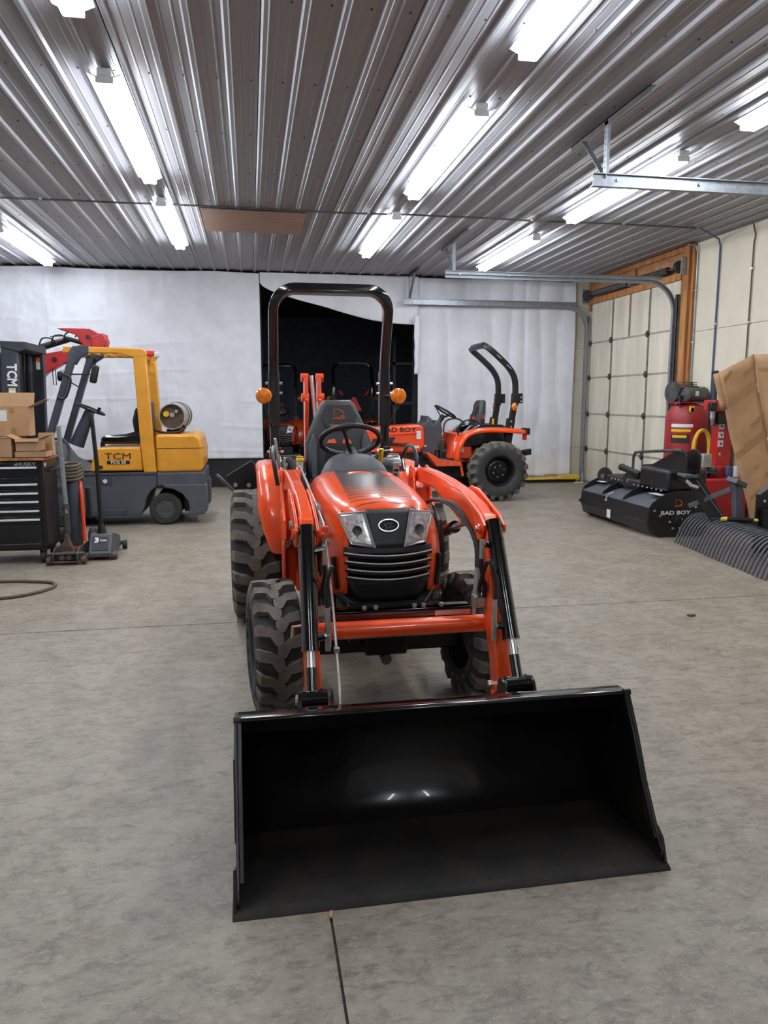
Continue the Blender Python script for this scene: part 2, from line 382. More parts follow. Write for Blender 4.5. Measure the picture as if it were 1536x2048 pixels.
# door tracks: vertical run, bend, horizontal run, hangers
TR = 'galvanised steel overhead door track '
def track(y, s, label, vert=True, xe=2.66, hb=0.65):
    t = thing('door_track', label, 'track', (RX-0.09, y, 0), group='overhead door tracks')
    o = (RX-0.09, y, 0); z1 = 3.17
    pts = []
    if vert: pts += [(RX-0.09, y, 0.0), (RX-0.09, y, 1.4)]
    pts += [(RX-0.09-0.42+0.42*math.cos(a), y, z1-0.42+0.42*math.sin(a)) for a in [PI/2*i/8 for i in range(9)]] + [(xe, y, z1)]
    m = M(o); m.sweep(pts, [(-0.028, -0.02*s), (0.028, -0.02*s), (0.028, 0.03*s), (0.018, 0.03*s), (0.018, -0.012*s), (-0.018, -0.012*s), (-0.018, 0.03*s), (-0.028, 0.03*s)], (0, 1, 0)); m.done('rail', 'galv', t, sm=20)
    m = M(o); m.box(xe, RX-0.3, y-0.004, y+0.004, z1+0.028, z1+0.065).box(xe, RX-0.3, y-0.03, y+0.004, z1+0.061, z1+0.067); m.done('reinforcing_angle', 'galv', t, sm=0)
    if vert: m = M(o); m.box(RX-0.065, RX-0.055, y-0.03*s, y+0.05*s, 0, 3.0).box(RX-0.065, RX-0.03, y+0.04*s, y+0.05*s, 0, 3.0); m.done('wall_angle', 'strut', t, sm=0)
    # hanger
    x = xe+0.12
    m = M(o); m.box(x-0.02, x+0.02, y-0.65, y+hb, CZ-0.03, CZ-0.024).box(x-0.02, x-0.014, y-0.65, y+hb, CZ-0.065, CZ-0.024); m.done('ceiling_angle', 'steel_dark', t, sm=0)
    m = M(o); m.box(x-0.02, x-0.016, y-0.03, y+0.03, z1+0.03, CZ-0.03).box(x-0.02, x+0.03, y+0.026, y+0.03, z1+0.03, CZ-0.03); hgr = m.done('hanger', 'galv', t, sm=0)
    m = M(o)
    for k in range(10): m.cyl((x-0.0205, y, z1+0.07+k*0.043), (x-0.0215, y, z1+0.07+k*0.043), 0.008, n=8)
    struct(m.done('slot_row', 'steel_dark', hgr, sm=0), 'stuff')
    m = M(o); m.bar((x-0.01, y+0.02*hb/abs(hb), z1+0.06), (x-0.01, y+(0.42 if hb > 0.3 else -0.42), CZ-0.05), 0.045, 0.004, (0, 1, 1)); m.done('brace', 'galv', t, sm=0)
    for xx in (xe+0.2, xe+0.9, xe+1.8):
        m = M(o); m.cyl((xx, y-0.035, z1+0.02), (xx, y+0.02, z1+0.02), 0.012, n=6); m.done('bolt', 'zinc', t)
track(10.2, -1, TR+'on the near side of the cream sectional door')
track(13.06, 1, TR+'in front of the white back curtain', hb=0.06)
track(5.74, 1, TR+'hanging nearest overhead, cut off by the photo edge', vert=False)
# torsion shaft
t = thing('torsion_spring', 'dark torsion spring and shaft above the cream sectional door', 'spring', (RX-0.12, 11.5, 3.36))
o = (RX-0.12, 11.5, 3.36)
M(o).cyl((RX-0.12, 9.98, 3.36), (RX-0.12, 13.12, 3.36), 0.016, n=10).done('shaft', 'steel_dark', t)
for a, b in ((11.55, 12.75), (10.35, 11.4)):
    m = M(o); m.tube([(RX-0.12+0.042*math.cos(i*1.05), a+(b-a)*i/360, 3.36+0.042*math.sin(i*1.05)) for i in range(361)], 0.011, n=5); m.done('coil', 'steel_dark', t)
for y in (10.06, 13.0):
    m = M(o); m.lathe([(0.03, -0.03), (0.085, -0.03), (0.085, -0.022), (0.07, -0.02), (0.07, 0.02), (0.085, 0.022), (0.085, 0.03), (0.03, 0.03)], (RX-0.12, y, 3.36), (0, 1, 0), 20); m.done('cable_drum', 'steel_dark', t)
for b_ in ((RX-0.16, RX-0.01, 9.95, 9.965, 3.24, 3.48), (RX-0.16, RX-0.01, 13.12, 13.135, 3.24, 3.48), (RX-0.14, RX-0.05, 11.47, 11.5, 3.3, 3.44)):
    m = M(o); m.box(*b_); m.done('bearing_plate', 'galv', t, sm=0)
# conduits
def conduit(name, label, pts, r=0.011, mt='galv', clips=()):
    t = thing(name, label, 'conduit', pts[0])
    M(pts[0]).tube(pts, r, n=8).done('pipe', mt, t)
    for c in clips:
        m = M(pts[0]); m.obox(c, (0.03, 0.05, 0.025)); m.done('clip', 'zinc', t, bevel=0.003)
conduit('conduit', 'grey conduit running down the wall right beside the wooden door jamb', [(RX-0.02, 9.78, 0.9), (RX-0.02, 9.78, 3.5), (RX-0.04, 9.8, 3.6), (RX-0.14, 9.86, 3.63)], clips=[(RX-0.02, 9.78, z) for z in (1.6, 2.3, 3.0)])
conduit('conduit', 'dark blue conduit down the cream wall behind the red-topped machine', [(RX-0.02, 9.28, 1.2), (RX-0.02, 9.28, 3.5), (RX-0.06, 9.26, 3.58), (RX-0.55, 8.93, 3.625)], 0.012, 'blue_label', clips=[(RX-0.02, 9.28, 2.5)])
conduit('conduit', 'thin brown conduit down the cream wall above the big cardboard sheet', [(RX-0.02, 8.6, 0.8), (RX-0.02, 8.6, 3.4), (RX-0.02, 8.58, 3.5), (RX-0.06, 8.58, 3.63)], 0.009, 'rust_steel', clips=[(RX-0.02, 8.6, z) for z in (2.45, 3.1)])
pts = []
for i in range(60):
    x = LX+0.1+(RX-0.6-LX-0.1)*i/59
    pts.append((x, 8.93+0.03*noise.noise((x*0.6, 0, 0)), CZ-0.03-0.008*noise.noise((x*1.3, 2, 0))))
conduit('ceiling_cable', 'dark electrical cable strung across the ribbed ceiling', pts, 0.011, 'steel_dark', clips=[(pts[i][0], pts[i][1], pts[i][2]+0.005) for i in (8, 20, 26, 38, 48, 54)])
# ------------------------------------------------------------------ strip lights
proto = None
def strip(x, y0, y1, label):
    global proto
    yc = (y0+y1)/2
    if proto is None:
        t = thing('strip_light', label, 'ceiling light', (x, yc, CZ-0.021)); L = 1.17
        M().box(-0.045, 0.045, -L-0.01, L+0.01, -0.05, 0).done('housing', 'led_white', t, bevel=0.006)
        m = M(); m.prism([(-0.055, -0.05), (-0.11, -0.028), (-0.112, -0.032), (-0.056, -0.056)], 'y', -L, L); m.prism([(0.055, -0.05), (0.11, -0.028), (0.112, -0.032), (0.056, -0.056)], 'y', -L, L)
        m.done('reflector', 'led_white', t, sm=0)
        for sx in (-0.042, 0.042):
            M().cyl((sx, -L+0.03, -0.083), (sx, L-0.03, -0.083), 0.019, n=8, caps=False).done('tube', 'tube_light', t, sm=60)
        for sy in (-1, 1):
            m = M(); m.box(-0.056, 0.056, sy*L-0.008, sy*L+0.008, -0.092, -0.05); m.done('lamp_holder', 'led_white', t, bevel=0.004)
        t['group'] = 'fluorescent strip lights on the ceiling'
        proto = t
    else:
        t = dup(proto, None, (x, yc, CZ-0.021))
        t['label'] = label
FLs = 'twin-tube fluorescent strip light '
for x, y0, y1, lb in (
    (-0.88, 5.5, 7.8, 'at upper left, the middle one of its row'),
    (-0.88, 8.7, 10.98, 'just left of the plywood ceiling patch'),
    (-0.88, 2.3, 4.6, 'cut by the top edge of the photo at upper left'),
    (1.72, 5.6, 7.95, 'right of centre, the large one over the tractor'),
    (1.72, 8.8, 11.2, 'right of the plywood patch, small and far'),
    (1.72, 2.35, 4.7, 'nearest overhead, cut by the top edge right of centre'),
    (3.72, 9.6, 11.98, 'farthest on the right, above the door track hanger'),
    (3.76, 6.3, 8.65, 'crossed by the nearest door track on the right'),
    (3.82, 3.2, 5.55, 'cut off by the right edge of the photo'),
    (-2.99, 10.35, 12.62, 'at the far left edge near the white curtain'),
    (-2.99, 7.1, 9.4, 'beyond the left edge of the photo, mid bay'),
    (-2.99, 3.9, 6.2, 'beyond the left edge, nearer the camera'),
    (-0.88, -3.0, -0.7, 'behind the camera on the left'),
    (1.72, -3.0, -0.7, 'behind the camera on the right')):
    strip(x, y0, y1, FLs+lb)
# ------------------------------------------------------------------ tarps on the back wall
def tarp(name, label, x0, x1, zb, zt, amp, fold, seed, nu=70, nv=36, y=None):
    y = BY-0.05 if y is None else y
    m = M((x0, y, 0))
    fzb = zb if callable(zb) else (lambda x: zb); fzt = zt if callable(zt) else (lambda x: zt)
    def fn(u, v):
        x = x0+(x1-x0)*u; z = fzb(x)+(fzt(x)-fzb(x))*v
        d = amp*noise.fractal((x*0.8+seed, z*0.55, seed), 1.0, 2.0, 5)+fold*math.sin(x*9+seed+1.5*noise.noise((x, z*0.3, seed)))
        crease = 0.010*max(0, 1-abs(((z*2.3+0.25*noise.noise((x*0.5, z*0.4, seed))) % 1)-0.5)*14)*(1 if noise.noise((x*0.8, z*0.7, seed+8)) > -0.15 else 0.2)+0.008*max(0, 1-abs(((x*1.1) % 1)-0.5)*16)
        return (x, y-0.03-abs(d)-crease, z)
    m.grid(fn, nu, nv)
    o = m.done(name, 'tarp', sm=60, solid=0.003); tag(o, label, 'tarp')
    return o
a = tarp('tarp_curtain', 'white tarp curtain behind the yellow forklift', -6.15, 0.21, 0.5, lambda x: 3.63-0.025*abs(math.sin(x*1.15+0.6)), 0.06, 0.004, 3, 260, 120)
b = tarp('tarp_curtain', 'white pleated tarp curtain behind the second tractor, beside the door', 2.96, 5.9, 0.06, lambda x: 3.63-0.02*abs(math.sin(x*1.4)), 0.035, 0.022, 9, 160, 40)
def hem(x):
    t = min(max((x-0.22)/2.72, 0), 1)
    return 3.46-0.68*(t**0.62)+0.05*math.sin(t*PI*2.2)*t
c = tarp('tarp_valance', 'sagging white tarp valance over the dark opening', 0.22, 2.96, hem, 3.63, 0.07, 0.01, 15, 80, 24)
m = M((2.9, BY-0.1, 0))
def fn(u, v):
    z = 2.95-1.0*v; r = 0.06*(1-0.5*v)
    return (2.9+r*math.sin(u*PI*2)+0.03*noise.noise((z*4, u*3, 1)), BY-0.26+0.6*r*math.cos(u*PI*2)+0.02*noise.noise((z*5, u*4, 7)), z)
m.grid(fn, 14, 24); tag(m.done('tarp_tail', 'tarp', sm=60, solid=0.003), 'gathered white tarp tail hanging at the right of the dark opening', 'tarp')
# ================================================================== WHEELS
def tyre_mesh(R, W, rr, N, lug=0.028, mt='rubber', name='tire', tread='tread', pitch_fill=0.54, slant=0.16):
    """industrial tyre about the x axis at the origin -> (tire object, tread object as its child)"""
    m = M(); c = R-lug
    prof = [(rr-0.012, -W*0.36), (rr, -W*0.44), (rr+0.02, -W*0.47), (rr+(c-rr)*0.5, -W*0.515), (c-0.04, -W*0.495), (c-0.012, -W*0.44), (c, -W*0.3), (c+0.002, 0)]
    prof = prof+[(r, -a) for r, a in prof[-2::-1]]
    m.lathe(prof, n=56, closed=True); t = m.done(name, mt, sm=50)
    m = M()
    for s in (-1, 1):
        for i in range(N):
            b = 2*PI*(i+(0.5 if s > 0 else 0))/N; hw = PI/N*pitch_fill
            path = [(0.505, -0.10, 0.75, c-0.075, c-0.085), (0.49, 0.0, 0.85, c-0.018, c-0.05), (0.43, 0.05, 0.95, R-0.004, c-0.01), (0.31, 0.12, 0.85, R, c-0.002), (0.2, slant, 0.85, R, c-0.002), (0.1, slant+0.28, 1.2, R, c-0.002), (0.0, slant+0.3, 1.2, R, c-0.002), (-0.07, slant+0.2, 0.7, R-0.002, c-0.002)]
            rings = []
            for a, da, k, ro, ri in path:
                A0 = b+da*2*PI/N*0.9
                q = []
                for rr_, ang, ex in ((ri, -hw*k*1.12, 0), (ri, hw*k*1.12, 0), (ro, hw*k*0.9, 0), (ro, -hw*k*0.9, 0)):
                    q.append(m.v((s*a*W, rr_*math.cos(A0+ang), rr_*math.sin(A0+ang))))
                rings.append(q)
            m.skin(rings)
    tr = m.done(tread, 'tread_rubber' if mt == 'rubber' else mt, t, sm=25)
    return t
def rim_mesh(parent, rr, W, mt='rim_black', side=-1, nb=6, bolt='zinc', dish=0.5):
    """dished steel disc; outer face looks towards side*x"""
    m = M(); w2 = W*0.43
    prof = [(rr+0.012, -w2), (rr+0.012, -w2+0.012), (rr-0.012, -w2+0.014), (rr-0.03, -w2+0.05), (rr-0.035, w2-0.05), (rr-0.012, w2-0.014), (rr+0.012, w2-0.012), (rr+0.012, w2), (rr-0.004, w2), (rr-0.05, w2-0.06), (rr-0.055, -w2+0.06), (rr-0.004, -w2)]
    m.lathe(prof, n=40, closed=True); rim = m.done('rim', mt, parent, sm=40)
    d = side*w2*dish
    m = M(); m.lathe([(rr-0.045, d-0.01*side), (rr*0.72, d+0.012*side), (rr*0.55, d+0.02*side), (rr*0.5, d+0.035*side), (0.05, d+0.035*side), (0.045, d+0.06*side), (0.001, d+0.062*side)], n=36)
    m.done('wheel_disc', mt, parent, sm=40, solid=0)
    m = M()
    for i in range(nb):
        a = 2*PI*i/nb; y, z = rr*0.36*math.cos(a), rr*0.36*math.sin(a)
        m.cyl((d+0.03*side, y, z), (d+0.056*side, y, z), 0.012, n=6)
    struct(m.done('wheel_bolts', bolt, parent), 'stuff')
# ================================================================== MAIN TRACTOR
TY = 2.5
T = thing('compact_tractor', 'large orange compact tractor in the foreground with black front loader bucket', 'tractor', (0.605, TY, 0), 0.0087)
def TM(): return M((0, TY, 0))
S2 = (-1, 1)
# wheels
ft = tyre_mesh(0.32, 0.222, 0.18, 17, 0.026); ft.name = 'front_wheel'; rim_mesh(ft, 0.18, 0.222, side=-1, dish=-0.2)
ft.parent = T; ft.location = (-0.512, 3.565-TY, 0.318); ft.rotation_euler = (0, 0, math.radians(4.5))
f2 = dup(ft, T, (0.512, 3.565-TY, 0.318), (0.4, 0, math.radians(4.5)))
for ch in f2.children:
    if ch.name.startswith(('wheel_disc', 'wheel_bolts')): ch.rotation_euler = (0, 0, PI)
rt = tyre_mesh(0.447, 0.33, 0.235, 19, 0.032); rt.name = 'rear_wheel'; rim_mesh(rt, 0.235, 0.33, side=-1, dish=0.2)
rt.parent = T; rt.location = (-0.562, 5.205-TY, 0.445)
r2 = dup(rt, T, (0.562, 5.205-TY, 0.445), (0.3, 0, 0))
for ch in r2.children:
    if ch.name.startswith(('wheel_disc', 'wheel_bolts')): ch.rotation_euler = (0, 0, PI)
M((0, 0, 0)).lathe([(0.001, 0), (0.014, 0), (0.012, 0.014), (0.001, 0.016)], d=(-1, 0, 0), n=12).done('hub_plug', 'yellow', T, loc=(0.405, 3.60-TY, 0.33), rot=(0, 0, 0))
# axle, frame, engine underside
m = TM(); m.bar((-0.42, 3.565, 0.33), (0.42, 3.565, 0.33), 0.11, 0.13); m.box(-0.1, 0.1, 3.3, 4.4, 0.32, 0.5); m.done('front_axle', 'satin_black', T, bevel=0.012)
m = TM(); m.box(-0.19, -0.14, 3.2, 4.6, 0.42, 0.6).box(0.14, 0.19, 3.2, 4.6, 0.42, 0.6).box(-0.19, 0.19, 3.18, 3.24, 0.45, 0.6); m.done('chassis_rail', 'satin_black', T, bevel=0.006)
m = TM(); m.box(-0.13, 0.13, 3.4, 4.5, 0.5, 0.9); m.cyl((-0.14, 3.9, 0.42), (0.14, 3.9, 0.42), 0.08); m.done('engine_block', 'steel_dark', T, bevel=0.02)
m = TM(); m.box(-0.17, 0.17, 4.4, 5.45, 0.3, 0.75); m.cyl((-0.42, 5.205, 0.445), (0.42, 5.205, 0.445), 0.1); m.done('transmission', 'satin_black', T, bevel=0.03)
m = TM(); m.cyl((0, 3.3, 0.3), (0, 5.2, 0.34), 0.025); m.done('drive_shaft', 'steel_dark', T)
m = TM(); m.box(-0.33, -0.2, 4.25, 4.75, 0.40, 0.43).box(0.2, 0.33, 4.25, 4.75, 0.40, 0.43); m.done('footboard', 'satin_black', T, bevel=0.005)
m = TM(); m.box(-0.28, 0.28, 4.55, 5.5, 0.74, 0.80); m.done('deck', 'satin_black', T, bevel=0.01)
# ------------------------------------------------------------------ hood
def hood_mat():
    m = MATS['orange'].copy(); m.name = 'hood_orange'; nt = m.node_tree; n = nt.nodes; l = nt.links; p = n['Principled BSDF']
    tc = n.new('ShaderNodeTexCoord'); sp = n.new('ShaderNodeSeparateXYZ'); l.new(tc.outputs['Object'], sp.inputs[0])
    def mth(op, a, b=None):
        x = n.new('ShaderNodeMath'); x.operation = op
        for i, q in enumerate((a, b)):
            if q is None: continue
            if isinstance(q, (int, float)): x.inputs[i].default_value = q
            else: l.new(q, x.inputs[i])
        return x.outputs[0]
    X, Y, Z = sp.outputs
    ax = mth('ABSOLUTE', X)
    # printed stripe fade: solid dark at the rear of the hood, thinning bars towards the nose
    t = mth('DIVIDE', mth('SUBTRACT', Y, 0.80), 0.62)          # 0 at nose end, 1 where solid
    wav = mth('MULTIPLY', mth('SINE', mth('MULTIPLY', X, 14.0)), 0.008)
    fr = mth('FRACT', mth('MULTIPLY', mth('ADD', mth('ADD', Y, wav), mth('MULTIPLY', ax, 0.18)), 19.0))
    bars = mth('LESS_THAN', fr, mth('ADD', mth('MULTIPLY', t, 1.02), 0.12))
    lim = mth('ADD', mth('MULTIPLY', mth('FRACT', mth('MULTIPLY', fr, 3.0)), 0.01), mth('ADD', 0.155, mth('MULTIPLY', t, -0.02)))
    inx = mth('LESS_THAN', ax, lim); iny = mth('GREATER_THAN', Y, 0.79); inz = mth('GREATER_THAN', Z, 0.99)
    msk = mth('MULTIPLY', mth('MULTIPLY', bars, inx), mth('MULTIPLY', iny, inz))
    mx = n.new('ShaderNodeMix'); mx.data_type = 'RGBA'; l.new(msk, mx.inputs['Factor'])
    old = p.inputs['Base Color'].links[0].from_socket; l.new(old, mx.inputs['A']); mx.inputs['B'].default_value = srgb(78, 72, 68); l.new(mx.outputs['Result'], p.inputs['Base Color'])
    MATS['hood_orange'] = m
hood_mat()
def F(x, z):      # front surface of the nose
    return 3.225+1.1*x*x+0.55*max(0, z-0.80)**1.35+0.10*max(0, 0.74-z)
def outline(wd, zt, zb, n=22, p=0.42, q=0.62, taper=0.0):
    o = []
    for i in range(n+1):
        a = PI*i/n; c, s_ = math.cos(a), math.sin(a)
        zz = zb+(zt-zb)*abs(s_)**q
        x = wd*(1 if c > 0 else -1)*abs(c)**p*(1-taper*(zt-zz)/(zt-zb))
        o.append((-x, zz))
    return o
secs = [(0.185, 0.995, 0.635, 0.0, 0), (0.225, 1.02, 0.625, 0.012, 0), (0.258, 1.036, 0.62, 0.045, 0), (0.282, 1.047, 0.625, 0.11, 0), (0.292, 1.054, 0.66, 0.2, 0), (0.298, 1.06, 0.70, 0.36, 0.5), (0.30, 1.072, 0.73, 0.55, 1), (0.298, 1.086, 0.75, 0.8, 1), (0.292, 1.097, 0.76, 0.98, 1), (0.275, 1.09, 0.77, 1.02, 1)]
m = TM(); rings = []
for wd, zt, zb, dy, bl in secs:
    r = []
    for x, z in outline(wd, zt, zb):
        y = (F(x, z)*(1-bl)+3.25*bl)+dy
        r.append(m.v((x, y, z)))
    rings.append(r)
for a, b in zip(rings, rings[1:]):
    for i in range(len(a)-1): m.f([a[i], a[i+1], b[i+1], b[i]])
hood = m.done('hood', 'hood_orange', T, sm=60, solid=0.012)
def fpatch(x0, x1, z0, z1, off, nu=10, nv=6, fx=None):
    """a patch lying on the nose surface, 'off' in front of it; fx(u,v)->(x,z) overrides the rectangle"""
    m = TM()
    def fn(u, v):
        x, z = fx(u, v) if fx else (x0+(x1-x0)*u, z0+(z1-z0)*v)
        return (x, F(x, z)-off, z)
    m.grid(fn, nu, nv); return m
def quadpts(a, b, c, d):   # bilinear corners: u along a->b, v from a->d
    return lambda u, v: tuple(a[i]*(1-u)*(1-v)+b[i]*u*(1-v)+c[i]*u*v+d[i]*(1-u)*v for i in (0, 1))
gr = fpatch(0, 0, 0, 0, -0.03, 12, 10, quadpts((-0.165, 0.60), (0.165, 0.60), (0.20, 1.0), (-0.20, 1.0))).done('grille_backing', 'flat_black', hood, sm=60)
fpatch(0, 0, 0, 0, 0.004, 12, 8, quadpts((-0.07, 0.845), (0.07, 0.845), (0.105, 1.012), (-0.105, 1.012))).done('nose_mask', 'mask_grey', hood, sm=60, solid=0.012)
fpatch(0, 0, 0, 0, 0.002, 14, 4, quadpts((-0.2, 0.82), (0.2, 0.82), (0.2, 0.85), (-0.2, 0.85))).done('nose_mask', 'mask_grey', hood, sm=60, solid=0.014)
fpatch(0, 0, 0, 0, 0.0, 12, 4, quadpts((-0.15, 0.60), (0.15, 0.60), (0.19, 0.705), (-0.19, 0.705))).done('lower_grille', 'satin_black', hood, sm=60, solid=0.012)
for i, z in enumerate((0.712, 0.748, 0.784, 0.82)):
    w_ = 0.188+0.012*i/3
    m = TM(); m.sweep([(x, F(x, z)-0.004, z-0.012*(1-(x/w_)**2)) for x in [w_*(-1+2*k/16) for k in range(17)]], [(-0.010, -0.008), (0.010, -0.010), (0.010, 0.006), (-0.010, 0.006)], (0, 0, 1)); sl = m.done('grille_slat', 'satin_black', hood, sm=30)
    m = TM(); m.tube([(x, F(x, z)-0.0155, z+0.005-0.012*(1-(x/w_)**2)) for x in [w_*(-1+2*k/16) for k in range(17)]], 0.0034, n=6); m.done('chrome_strip', 'silver_trim', sl)
# oval badge: ring plus dark disc
m = TM(); m.tube([(0.045*math.cos(a), F(0, 0.945)-0.016+0.3*(0.026*math.sin(a)), 0.945+0.026*math.sin(a)) for a in [2*PI*k/28 for k in range(28)]], 0.0032, n=6, closed=True); bd = m.done('oval_badge', 'chrome', hood)
m = TM(); m.skin([[m.v((0.044*math.cos(2*PI*k/28), F(0, 0.945)-o_+0.3*(0.025*math.sin(2*PI*k/28)), 0.945+0.025*math.sin(2*PI*k/28))) for k in range(28)] for o_ in (0.004, 0.014)]); m.done('badge_disc', 'flat_black', bd)
m = TM()
for p_ in ([(-0.018, 0.01), (-0.008, -0.004), (-0.012, -0.014)], [(-0.004, 0.012), (0.006, 0.006), (0.018, 0.01)], [(0.0, -0.012), (0.012, -0.004), (0.022, -0.008)], [(-0.02, -0.002), (-0.014, 0.002)]): m.tube([(x, F(0, 0.945)-0.0145+0.3*z, 0.945+z) for x, z in p_], 0.0011, n=5)
m.done('badge_mark', 'chrome', bd)
# headlights
for s in S2:
    cr = lambda pts: [(s*a, b) for a, b in pts]
    q = cr([(0.066, 0.850), (0.168, 0.866), (0.222, 0.99), (0.105, 1.006)])
    hl = fpatch(0, 0, 0, 0, 0.006, 8, 8, quadpts(*q)).done('headlight', 'rim_clear', hood, sm=60, solid=0.02)
    q2 = cr([(0.078, 0.863), (0.165, 0.877), (0.212, 0.978), (0.114, 0.992)])
    fpatch(0, 0, 0, 0, 0.018, 10, 10, quadpts(*q2)).done('lens', 'lens', hl, sm=60)
    m = TM(); cx_, cz_ = s*0.142, 0.924; m.lathe([(0.020, 0), (0.022, 0.006), (0.016, 0.004), (0.001, -0.002)], (cx_, F(cx_, cz_)-0.022, cz_), (0.1*s, -1, 0.2), 18); m.done('projector', 'steel_dark', hl)
    m = TM(); m.tube([(x, F(x, z)-0.019, z) for x, z in [q[i] for i in (0, 1, 2, 3)]], 0.004, n=5, closed=True); m.done('chrome_bezel', 'chrome', hl)
    # dark slot beside the grille
    fpatch(0, 0, 0, 0, 0.0, 2, 8, quadpts((s*0.222, 0.655), (s*0.236, 0.66), (s*0.252, 0.80), (s*0.243, 0.80))).done('side_slot', 'flat_black', hood, sm=60, solid=0.03)
    # side vent panel behind the cheek
    m = TM(); m.prism([(3.42, 0.70), (3.40, 0.80), (3.47, 0.93), (3.60, 0.98), (3.80, 0.96), (3.76, 0.74)], 'x', s*0.275, s*0.307); sv = m.done('side_vent', 'mask_grey', hood, bevel=0.008)
    m = TM(); m.prism([(3.38, 0.52), (3.36, 0.64), (4.2, 0.76), (4.25, 0.55), (3.9, 0.48)], 'x', s*0.225, s*0.24); m.done('engine_side_cover', 'satin_black', T, bevel=0.006)
    m = TM(); m.bar((s*0.25, 3.38, 0.66), (s*0.13, 3.2, 0.575), 0.05, 0.03); m.done('hood_bracket', 'satin_black', T, bevel=0.005)
m = TM(); m.lathe([(0.001, 0), (0.07, 0), (0.068, 0.004), (0.055, 0.004), (0.05, 0.002), (0.001, 0.002)], (0.0, 4.11, 1.092), (0, -0.1, 1), 24); m.done('filler_cover', 'orange', hood)
# grille guard bar across the frame with hydraulic lines
m = TM(); m.box(-0.30, 0.33, 3.05, 3.09, 0.568, 0.612).box(-0.30, 0.33, 3.05, 3.13, 0.604, 0.612); m.done('guard_bar', 'gloss_black', T, bevel=0.003)
m = TM(); m.obox((0.245, 3.047, 0.588), (0.16, 0.004, 0.022)); m.done('serial_plate', 'zinc', T)
for x in (-0.14, -0.09, 0.08, 0.12, 0.2):
    m = TM(); m.cyl((x, 3.07, 0.61), (x, 3.07, 0.628), 0.010, n=6); m.done('bolt', 'zinc', T)
for k, (dz, dy) in enumerate(((0.0, 0), (-0.018, 0.018))):
    m = TM(); m.tube([(-0.315, 3.05+dy, 0.95), (-0.31, 3.04+dy, 0.66), (-0.29, 3.03+dy, 0.555+dz), (-0.2, 3.03+dy, 0.548+dz), (0.31, 3.03+dy, 0.548+dz), (0.335, 3.03+dy, 0.58), (0.34, 3.03+dy, 0.68)], 0.0065, n=8, sm=4); m.done('hydraulic_pipe', 'zinc', T)
m = TM(); m.box(-0.2, 0.2, 3.13, 3.2, 0.46, 0.6); m.cyl((-0.06, 3.1, 0.52), (-0.06, 3.16, 0.52), 0.02).cyl((0.06, 3.1, 0.52), (0.06, 3.16, 0.52), 0.02); m.done('front_weight_bracket', 'satin_black', T, bevel=0.008)
for s in S2:
    m = TM(); m.cyl((s*0.11, 3.02, 0.535), (s*0.11, 3.06, 0.535), 0.018, n=10); m.done('tow_pin', 'orange', T)
# ------------------------------------------------------------------ loader
def plate(prof, x0, x1, name, mt='orange', bevel=0.004, parent=T):
    m = TM(); m.prism(prof, 'x', x0, x1); return m.done(name, mt, parent, bevel=bevel)
XA = 0.388
low = [(2.73, 0.235), (2.775, 0.22), (2.84, 0.26), (2.875, 0.42), (2.965, 0.60), (3.03, 0.80), (3.10, 0.905), (3.2, 0.945), (3.12, 1.03), (3.0, 1.02), (2.935, 0.96), (2.90, 0.80), (2.83, 0.55), (2.74, 0.33)]
upp = [(2.98, 1.0), (3.06, 0.94), (3.2, 0.92), (3.36, 0.945), (3.62, 1.0), (3.86, 1.04), (4.26, 1.03), (4.31, 1.06), (4.30, 1.105), (4.12, 1.122), (3.9, 1.122), (3.6, 1.11), (3.3, 1.085), (3.1, 1.05)]
knee = [(2.935, 0.985), (2.975, 0.92), (3.04, 0.90), (3.16, 0.95), (3.36, 1.0), (3.46, 1.08), (3.40, 1.10), (3.28, 1.097), (3.13, 1.06), (3.0, 1.025)]
